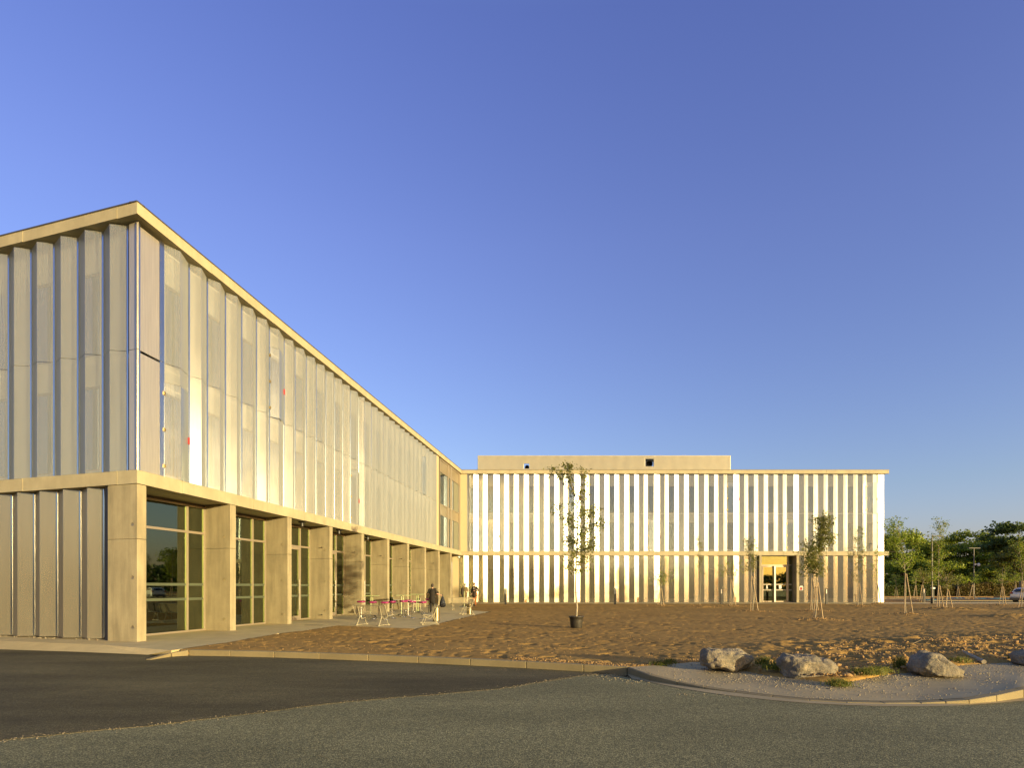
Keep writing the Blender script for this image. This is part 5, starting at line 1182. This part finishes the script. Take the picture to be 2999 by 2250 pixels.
# ================================================================== people
def remesh_join(name, mb, mat, parent, vox=.012, sm=4):
    o = mb.build(name, mat, parent, smooth=True); r = o.modifiers.new('remesh', 'REMESH'); r.mode = 'VOXEL'; r.voxel_size = vox; r.use_smooth_shade = True
    s = o.modifiers.new('smooth', 'SMOOTH'); s.iterations = sm; s.factor = .5; return o
def person(px, py_s, face, label, H, pose, clothes, hair, top_len=.5):
    """pose: joints in a local frame, x to the figure's left when it faces -y"""
    s_ = py_s; y = F/s_; root = empty('person', ((px-CX)/s_, y, gz(y)+.013), face); tag(root, label, 'person'); k = H/1.75
    J = {n: Vector(v)*k for n, v in pose.items()}
    b = MB()
    b.capsule([J['pelvis']+Vector((0, 0, -.02)), J['waist'], J['chest'], J['neck']+Vector((0, 0, -.04))], [.135*k, .12*k, .14*k, .06*k], 12)
    b.capsule([J['shl'], J['shr']], [.06*k, .06*k], 10)
    b.capsule([J['neck'], J['head']+Vector((0, 0, -.07*k))], [.055*k, .05*k], 10)
    b.ball(J['head'], (.075*k, .095*k, .115*k), 16, 12); b.ball(J['head']+Vector((0, -.025, -.055))*k, (.055*k, .06*k, .065*k), 12, 8)
    b.ball(J['head']+Vector((0, -.1, -.015))*k, (.012*k, .018*k, .022*k), 8, 6)
    for sx2 in (-1, 1): b.ball(J['head']+Vector((.077*sx2, .005, -.01))*k, (.010*k, .022*k, .032*k), 8, 6)
    for a in 'lr':
        b.capsule([J['sh'+a], J['el'+a], J['wr'+a]], [.05*k, .038*k, .027*k], 10)
        d = (J['ha'+a]-J['wr'+a]).normalized(); side = Vector((1, 0, 0)) if abs(d.x) < .8 else Vector((0, 1, 0)); side = (side-d*side.dot(d)).normalized(); w = J['wr'+a]
        b.capsule([w, w+d*.05*k, w+d*.085*k], [.026*k, .034*k, .03*k], 8)
        nrm = d.cross(side)
        for j, (off, ln) in enumerate(((-.026, .062), (-.009, .074), (.009, .07), (.026, .055))):
            r0 = w+d*.08*k+side*off*k; b.capsule([r0, r0+d*ln*.5*k+nrm*.008*k, r0+d*ln*k+nrm*.028*k], [.011*k, .010*k, .009*k], 6)
        b.capsule([w+d*.03*k+side*-.03*k, w+d*.06*k+side*-.055*k+nrm*.02*k], [.012*k, .010*k], 6)
        b.capsule([J['hip'+a], J['kn'+a], J['an'+a]], [.085*k, .055*k, .036*k], 12)
    remesh_join('body', b, M['skin'], root)
    # clothes: slightly larger shells round the same limbs
    t = MB(); mt, ml = clothes['top'], clothes['legs']
    t.capsule([J['pelvis']+Vector((0, 0, .18-top_len))*k, J['pelvis'], J['waist'], J['chest'], J['chest']+Vector((0, 0, .1))*k], [clothes.get('hem', .175)*k, .172*k, .155*k, .172*k, .12*k], 16)
    t.capsule([J['shl'], J['shr']], [.078*k, .078*k], 12)
    for a in 'lr':
        e = J['sh'+a].lerp(J['el'+a], 1)
        if clothes['sleeve'] == 'long': t.capsule([J['sh'+a], J['el'+a], J['wr'+a]], [.07*k, .055*k, .042*k], 10)
        else: t.capsule([J['sh'+a], J['sh'+a].lerp(J['el'+a], .8)], [.072*k, .066*k], 10)
    remesh_join('jacket' if clothes['sleeve'] == 'long' else 'shirt', t, mt, root)
    l = MB()
    for a in 'lr': l.capsule([J['hip'+a]+Vector((0, 0, .04)), J['kn'+a], J['an'+a]+Vector((0, 0, .01))], [clothes.get('thigh', .108)*k, .075*k, .055*k], 12)
    l.capsule([J['hipl'], J['hipr']], [.12*k, .12*k], 10); remesh_join('trousers', l, ml, root)
    for a in 'lr':
        m = MB(); A_ = J['an'+a]; m.capsule([A_+Vector((0, .03, -.045))*k, A_+Vector((0, -.06, -.055))*k, A_+Vector((0, -.15, -.065))*k], [.045*k, .043*k, .035*k], 10); remesh_join('shoe', m, M['shoe'], root, .01, 2)
    h = MB(); h.ball(J['head']+Vector((0, .012, .022))*k, (.084*k, .1*k, .108*k), 16, 10)
    if clothes.get('bun'): h.ball(J['head']+Vector((0, .07, .08))*k, (.05*k, .05*k, .05*k), 10, 8)
    if clothes.get('nape', True): h.ball(J['head']+Vector((0, .045, -.03))*k, (.07*k, .06*k, .07*k), 12, 8)
    remesh_join('hair', h, hair, root, .01, 2)
    if 'under' in clothes:
        m = MB(); m.capsule([J['chest']+Vector((0, -.16, .08))*k, J['chest']+Vector((0, -.158, .0))*k], [.022*k, .016*k], 8); m.build('shirt', M['white'], root, smooth=True)
    for sx2 in (-1, 1):
        m = MB(); m.ball(J['head']+Vector((.028*sx2, -.088, .0))*k, (.012*k, .008*k, .007*k), 8, 6); m.build('eye', M['black'], root)
    return root, J
base = dict(pelvis=(0, 0, .95), waist=(0, 0, 1.08), chest=(0, 0, 1.27), neck=(0, 0, 1.47), head=(0, -.01, 1.635), shl=(.17, 0, 1.40), shr=(-.17, 0, 1.40), ell=(.24, .03, 1.12), elr=(-.24, .03, 1.12), wrl=(.25, -.03, .87), wrr=(-.25, -.03, .87), hal=(.25, -.06, .70), har=(-.25, -.06, .70), hipl=(.09, 0, .92), hipr=(-.09, 0, .92), knl=(.10, -.02, .50), knr=(-.10, -.02, .50), anl=(.11, .02, .09), anr=(-.11, .02, .09))
# woman seen from behind: she faces +y, so her right is at +x after turning by pi
pw_ = dict(base); pw_.update(ell=(.27, .0, 1.15), wrl=(.20, -.22, 1.10), hal=(.15, -.40, 1.16), elr=(-.27, .02, 1.17), wrr=(-.46, -.06, 1.08), har=(-.60, -.08, 1.06), knl=(.09, -.03, .50), knr=(-.09, .0, .50), anl=(.09, 0, .09), anr=(-.09, .04, .09))
wo_, Jw = person(1266.2, 50.7, math.pi, 'woman in black tunic and leggings, seen from behind, holding out a bin bag', 1.70, pw_, dict(top=M['tee'], legs=M['legg'], sleeve='short', hem=.165, bun=True, thigh=.088), M['hair'], .40)
p1 = dict(base); p1.update(head=(-.02, -.03, 1.635), ell=(.27, .06, 1.14), wrl=(.12, -.20, 1.13), hal=(-.02, -.27, 1.15), elr=(-.27, .05, 1.12), wrr=(-.20, -.12, .96), har=(-.16, -.18, .82), hipl=(.09, 0, .92), knl=(.08, -.02, .50), knr=(-.11, -.05, .50), anl=(.06, .02, .09), anr=(-.10, .1, .12))
man1, J1 = person(1390.2, 38.0, math.radians(-22), 'man in dark brown jacket and rust trousers, gesturing with one hand', 1.80, p1, dict(top=M['jacket'], legs=M['rust'], sleeve='long', hem=.185, thigh=.10, under=1), M['hairb'], .36)
p2_ = dict(base); p2_.update(head=(-.03, -.02, 1.63), ell=(.26, -.02, 1.13), elr=(-.25, -.03, 1.14), wrl=(.25, -.06, .90), wrr=(-.24, -.12, .92), hal=(.25, -.1, .75), har=(-.23, -.17, .80))
man2, J2 = person(1361.0, 38.5, math.radians(205), 'grey-haired man in olive shirt and dark trousers, seen from behind, by the post', 1.76, p2_, dict(top=M['olive'], legs=M['trou'], sleeve='short', hem=.2, thigh=.115), M['hairg'], .30)
# what they carry
W = Matrix.Translation(wo_.location) @ Matrix.Rotation(math.pi, 4, 'Z'); hnd = W @ (Jw['wrr']+(Jw['har']-Jw['wrr']).normalized()*.12)
bgm = MB(); prof = [(.012, .0), (.03, -.03), (.02, -.06), (.05, -.12), (.09, -.22), (.14, -.36), (.175, -.50), (.185, -.58), (.17, -.66), (.12, -.70), (.0, -.71)]
vs = []; seg = 28
for i, (r, z) in enumerate(prof):
    for k in range(seg): a = 2*math.pi*k/seg; f = 1+.07*math.sin(a*7+i*.5)*(1 if i > 2 else 0)+.05*math.sin(a*3+i); vs.append((r*f*math.cos(a), r*f*math.sin(a)*.85, z+.02*math.sin(a*2+i)*(i > 3)))
bgm.add(vs, [((i+1)*seg+k, (i+1)*seg+(k+1) % seg, i*seg+(k+1) % seg, i*seg+k) for i in range(len(prof)-1) for k in range(seg)])
bgm.tube([(0, 0, -.04), (-.02, 0, .03), (.01, 0, .05)], [.015, .03, .01], 8)
bo = bgm.build('bin_bag', M['bag'], smooth=True); bo.location = hnd+Vector((.02, 0, .03)); tag(bo, 'full dark blue plastic bin bag hanging from the woman\'s outstretched hand', 'bag')
ph_ = W @ (Jw['wrl']+(Jw['hal']-Jw['wrl']).normalized()*.13); m = MB(); m.box(-.035, .035, -.005, .005, -.07, .07); o = m.build('phone', M['black'], bevel=.003); o.location = ph_+Vector((-.01, .02, .03)); o.rotation_euler = (.6, .2, 0); tag(o, 'small dark phone in the raised hand of the woman in black', 'phone')
W2 = Matrix.Translation(man2.location) @ Matrix.Rotation(math.radians(205), 4, 'Z')
m = MB(); m.capsule([(0, 0, .17), (0, 0, 0), (0, .01, -.14)], [.10, .125, .12], 14); bp = remesh_join('backpack', m, M['pack'], None, .012, 3); bp.location = W2 @ Vector((.235, .10, 1.12)); bp.rotation_euler = (0, 0, math.radians(205)); bp.scale = (.85, .9, 1.25)
tag(bp, 'dark backpack slung over one shoulder of the man in olive', 'backpack'); 
m = MB(); m.tube([(-.03, .03, .12), (-.07, -.06, .22), (-.06, -.2, .2), (.0, -.22, .02), (.02, -.1, -.12)], .012, 6); m.build('strap', M['pack'], bp)
# ================================================================== car, litter
def car(px, py, rz, label):
    b_ = g(px, py, .058); root = empty('parked_car', b_, rz); tag(root, label, 'car')
    # local: rear at x=0, car extends towards +x; y = width
    side = [(0.02, .35), (-.02, .62), (.04, .85), (.14, 1.0), (.42, 1.32), (.75, 1.44), (1.6, 1.47), (2.3, 1.40), (2.95, 1.02), (3.7, .9), (4.05, .72), (4.1, .35), (3.75, .22), (.3, .22)]
    m = MB(); n = len(side); W_ = .86
    secs = [(-W_, .88, .10), (-W_*.94, .98, .02), (0, 1.0, 0), (W_*.94, .98, .02), (W_, .88, .10)]
    vs = []
    for (y, sc, ins) in secs:
        for (x, z) in side:
            tap = (1-.16*max(0, (z-.9)/.55)); vs.append((2+(x-2)*sc if abs(y) > .8 else x, y*tap, .22+(z-.22)*(sc if z > .9 else 1)))
    fs = [((j)*n+i, (j)*n+(i+1) % n, (j+1)*n+(i+1) % n, (j+1)*n+i) for j in range(4) for i in range(n)]+[tuple(range(n))[::-1], tuple(4*n+i for i in range(n))]
    m.add(vs, fs); body = m.build('body', M['car'], root, smooth=False, bevel=.05)
    for y in (-1, 1):
        yy = .735*y
        m = MB(); q = [(.55, .98), (.72, 1.30), (1.55, 1.36), (2.25, 1.29), (2.75, .98)]; m.add([(x, (yy+.055*y)-y*.10*(z-.98), z) for x, z in q]+[(x, (yy+.03*y)-y*.10*(z-.98), z) for x, z in q], [(0, 1, 2, 3, 4), (9, 8, 7, 6, 5)]+[(i, (i+1) % 5, 5+(i+1) % 5, 5+i) for i in range(5)]); m.build('side_window', M['carg'], root)
        m = MB(); m.box(.55, 3.4, y*.84-.02, y*.84+.02, .24, .52); m.build('sill_trim', M['darkc'], root, bevel=.01)
        m = MB(); m.box(-.0, .3, y*.72-.1, y*.72+.1, .86, 1.0); m.build('tail_light', M['tail'], root, bevel=.02)
        for x in (.72, 3.25):
            t = MB(); pr_ = [(.17, -.1), (.27, -.1), (.3, -.07), (.3, .07), (.27, .1), (.17, .1)]; sg_ = 24
            t.add([(x+r*math.cos(2*math.pi*k/sg_), y*.8+w, .30+r*math.sin(2*math.pi*k/sg_)) for r, w in pr_ for k in range(sg_)], [(i*sg_+k, i*sg_+(k+1) % sg_, ((i+1) % 6)*sg_+(k+1) % sg_, ((i+1) % 6)*sg_+k) for i in range(6) for k in range(sg_)]); wh = t.build('wheel', M['tyre'], root)
            rr = MB()
            for k in range(10):
                a = 2*math.pi*k/10; c, s = math.cos(a), math.sin(a); rr.tube([(x+.03*c, y*.905, .30+.03*s), (x+.2*c, y*.905, .30+.2*s)], .016, 5)
            rr.add([(x+r*math.cos(2*math.pi*k/sg_), y*.9+w, .30+r*math.sin(2*math.pi*k/sg_)) for r, w in ((.18, 0), (.205, 0), (.205, .02), (.18, .02)) for k in range(sg_)], [(i*sg_+k, i*sg_+(k+1) % sg_, ((i+1) % 4)*sg_+(k+1) % sg_, ((i+1) % 4)*sg_+k) for i in range(4) for k in range(sg_)]); rr.build('rim', M['rim'], wh)
    m = MB(); m.add([(.13, -.58, 1.03), (.13, .58, 1.03), (.43, .5, 1.30), (.43, -.5, 1.30)], [(0, 3, 2, 1)]); o = m.build('rear_window', M['carg'], root); o.location = (-.045, 0, .03)
    m = MB(); m.box(-.06, .12, -.8, .8, .26, .5); m.build('bumper', M['darkc'], root, bevel=.03)
    return root
car(2984, 1768, math.radians(14), 'white hatchback with alloy wheels parked at the right margin')
for px, py, L_, wd, lab in ((2905, 1755.5, 5.0, .9, 'long crumpled blue tarpaulin on the ground left of the white car'), (2722, 1760, 1.2, .5, 'small scrap of turquoise tarpaulin behind the nearer lamp post'), (2795, 1754.5, 2.2, .6, 'flat blue sheet on the ground between the two lamp posts')):
    p = g(px, py); n1 = 24; V = []
    for j in range(6):
        for i in range(n1): V.append((p.x+(i/(n1-1)-.5)*L_+RNG.normal()*.03, p.y+(j/5-.5)*wd+.1*math.sin(i), .09+.14*RNG.random()*(0 < j < 5)))
    ii = (np.arange(5)[:, None]*n1+np.arange(n1-1)[None, :]).ravel(); tag(link('tarpaulin', np_mesh('tarpaulin', V, np.stack([ii, ii+1, ii+n1+1, ii+n1], -1)), M['tarp']), lab, 'tarpaulin', 'blue tarpaulins in the car park')
b = MB(); b.box(38, 100, 62.0, 62.2, .0, .12); structure(b.build('far_kerb', M['kerb']))
b = MB(); b.box(36, 100, 76.0, 76.25, .0, .14); structure(b.build('back_kerb', M['kerb']))
# manhole plate on the terrace
p = g(930, 1840); m = MB(); m.box(-.35, .35, -.12, .12, 0, .004); o = m.build('floor_grate', M['flash']); o.location = (p.x-.55, p.y+1.2, .014); tag(o, 'small dark drain grate set in the terrace by the third pillar', 'drain')
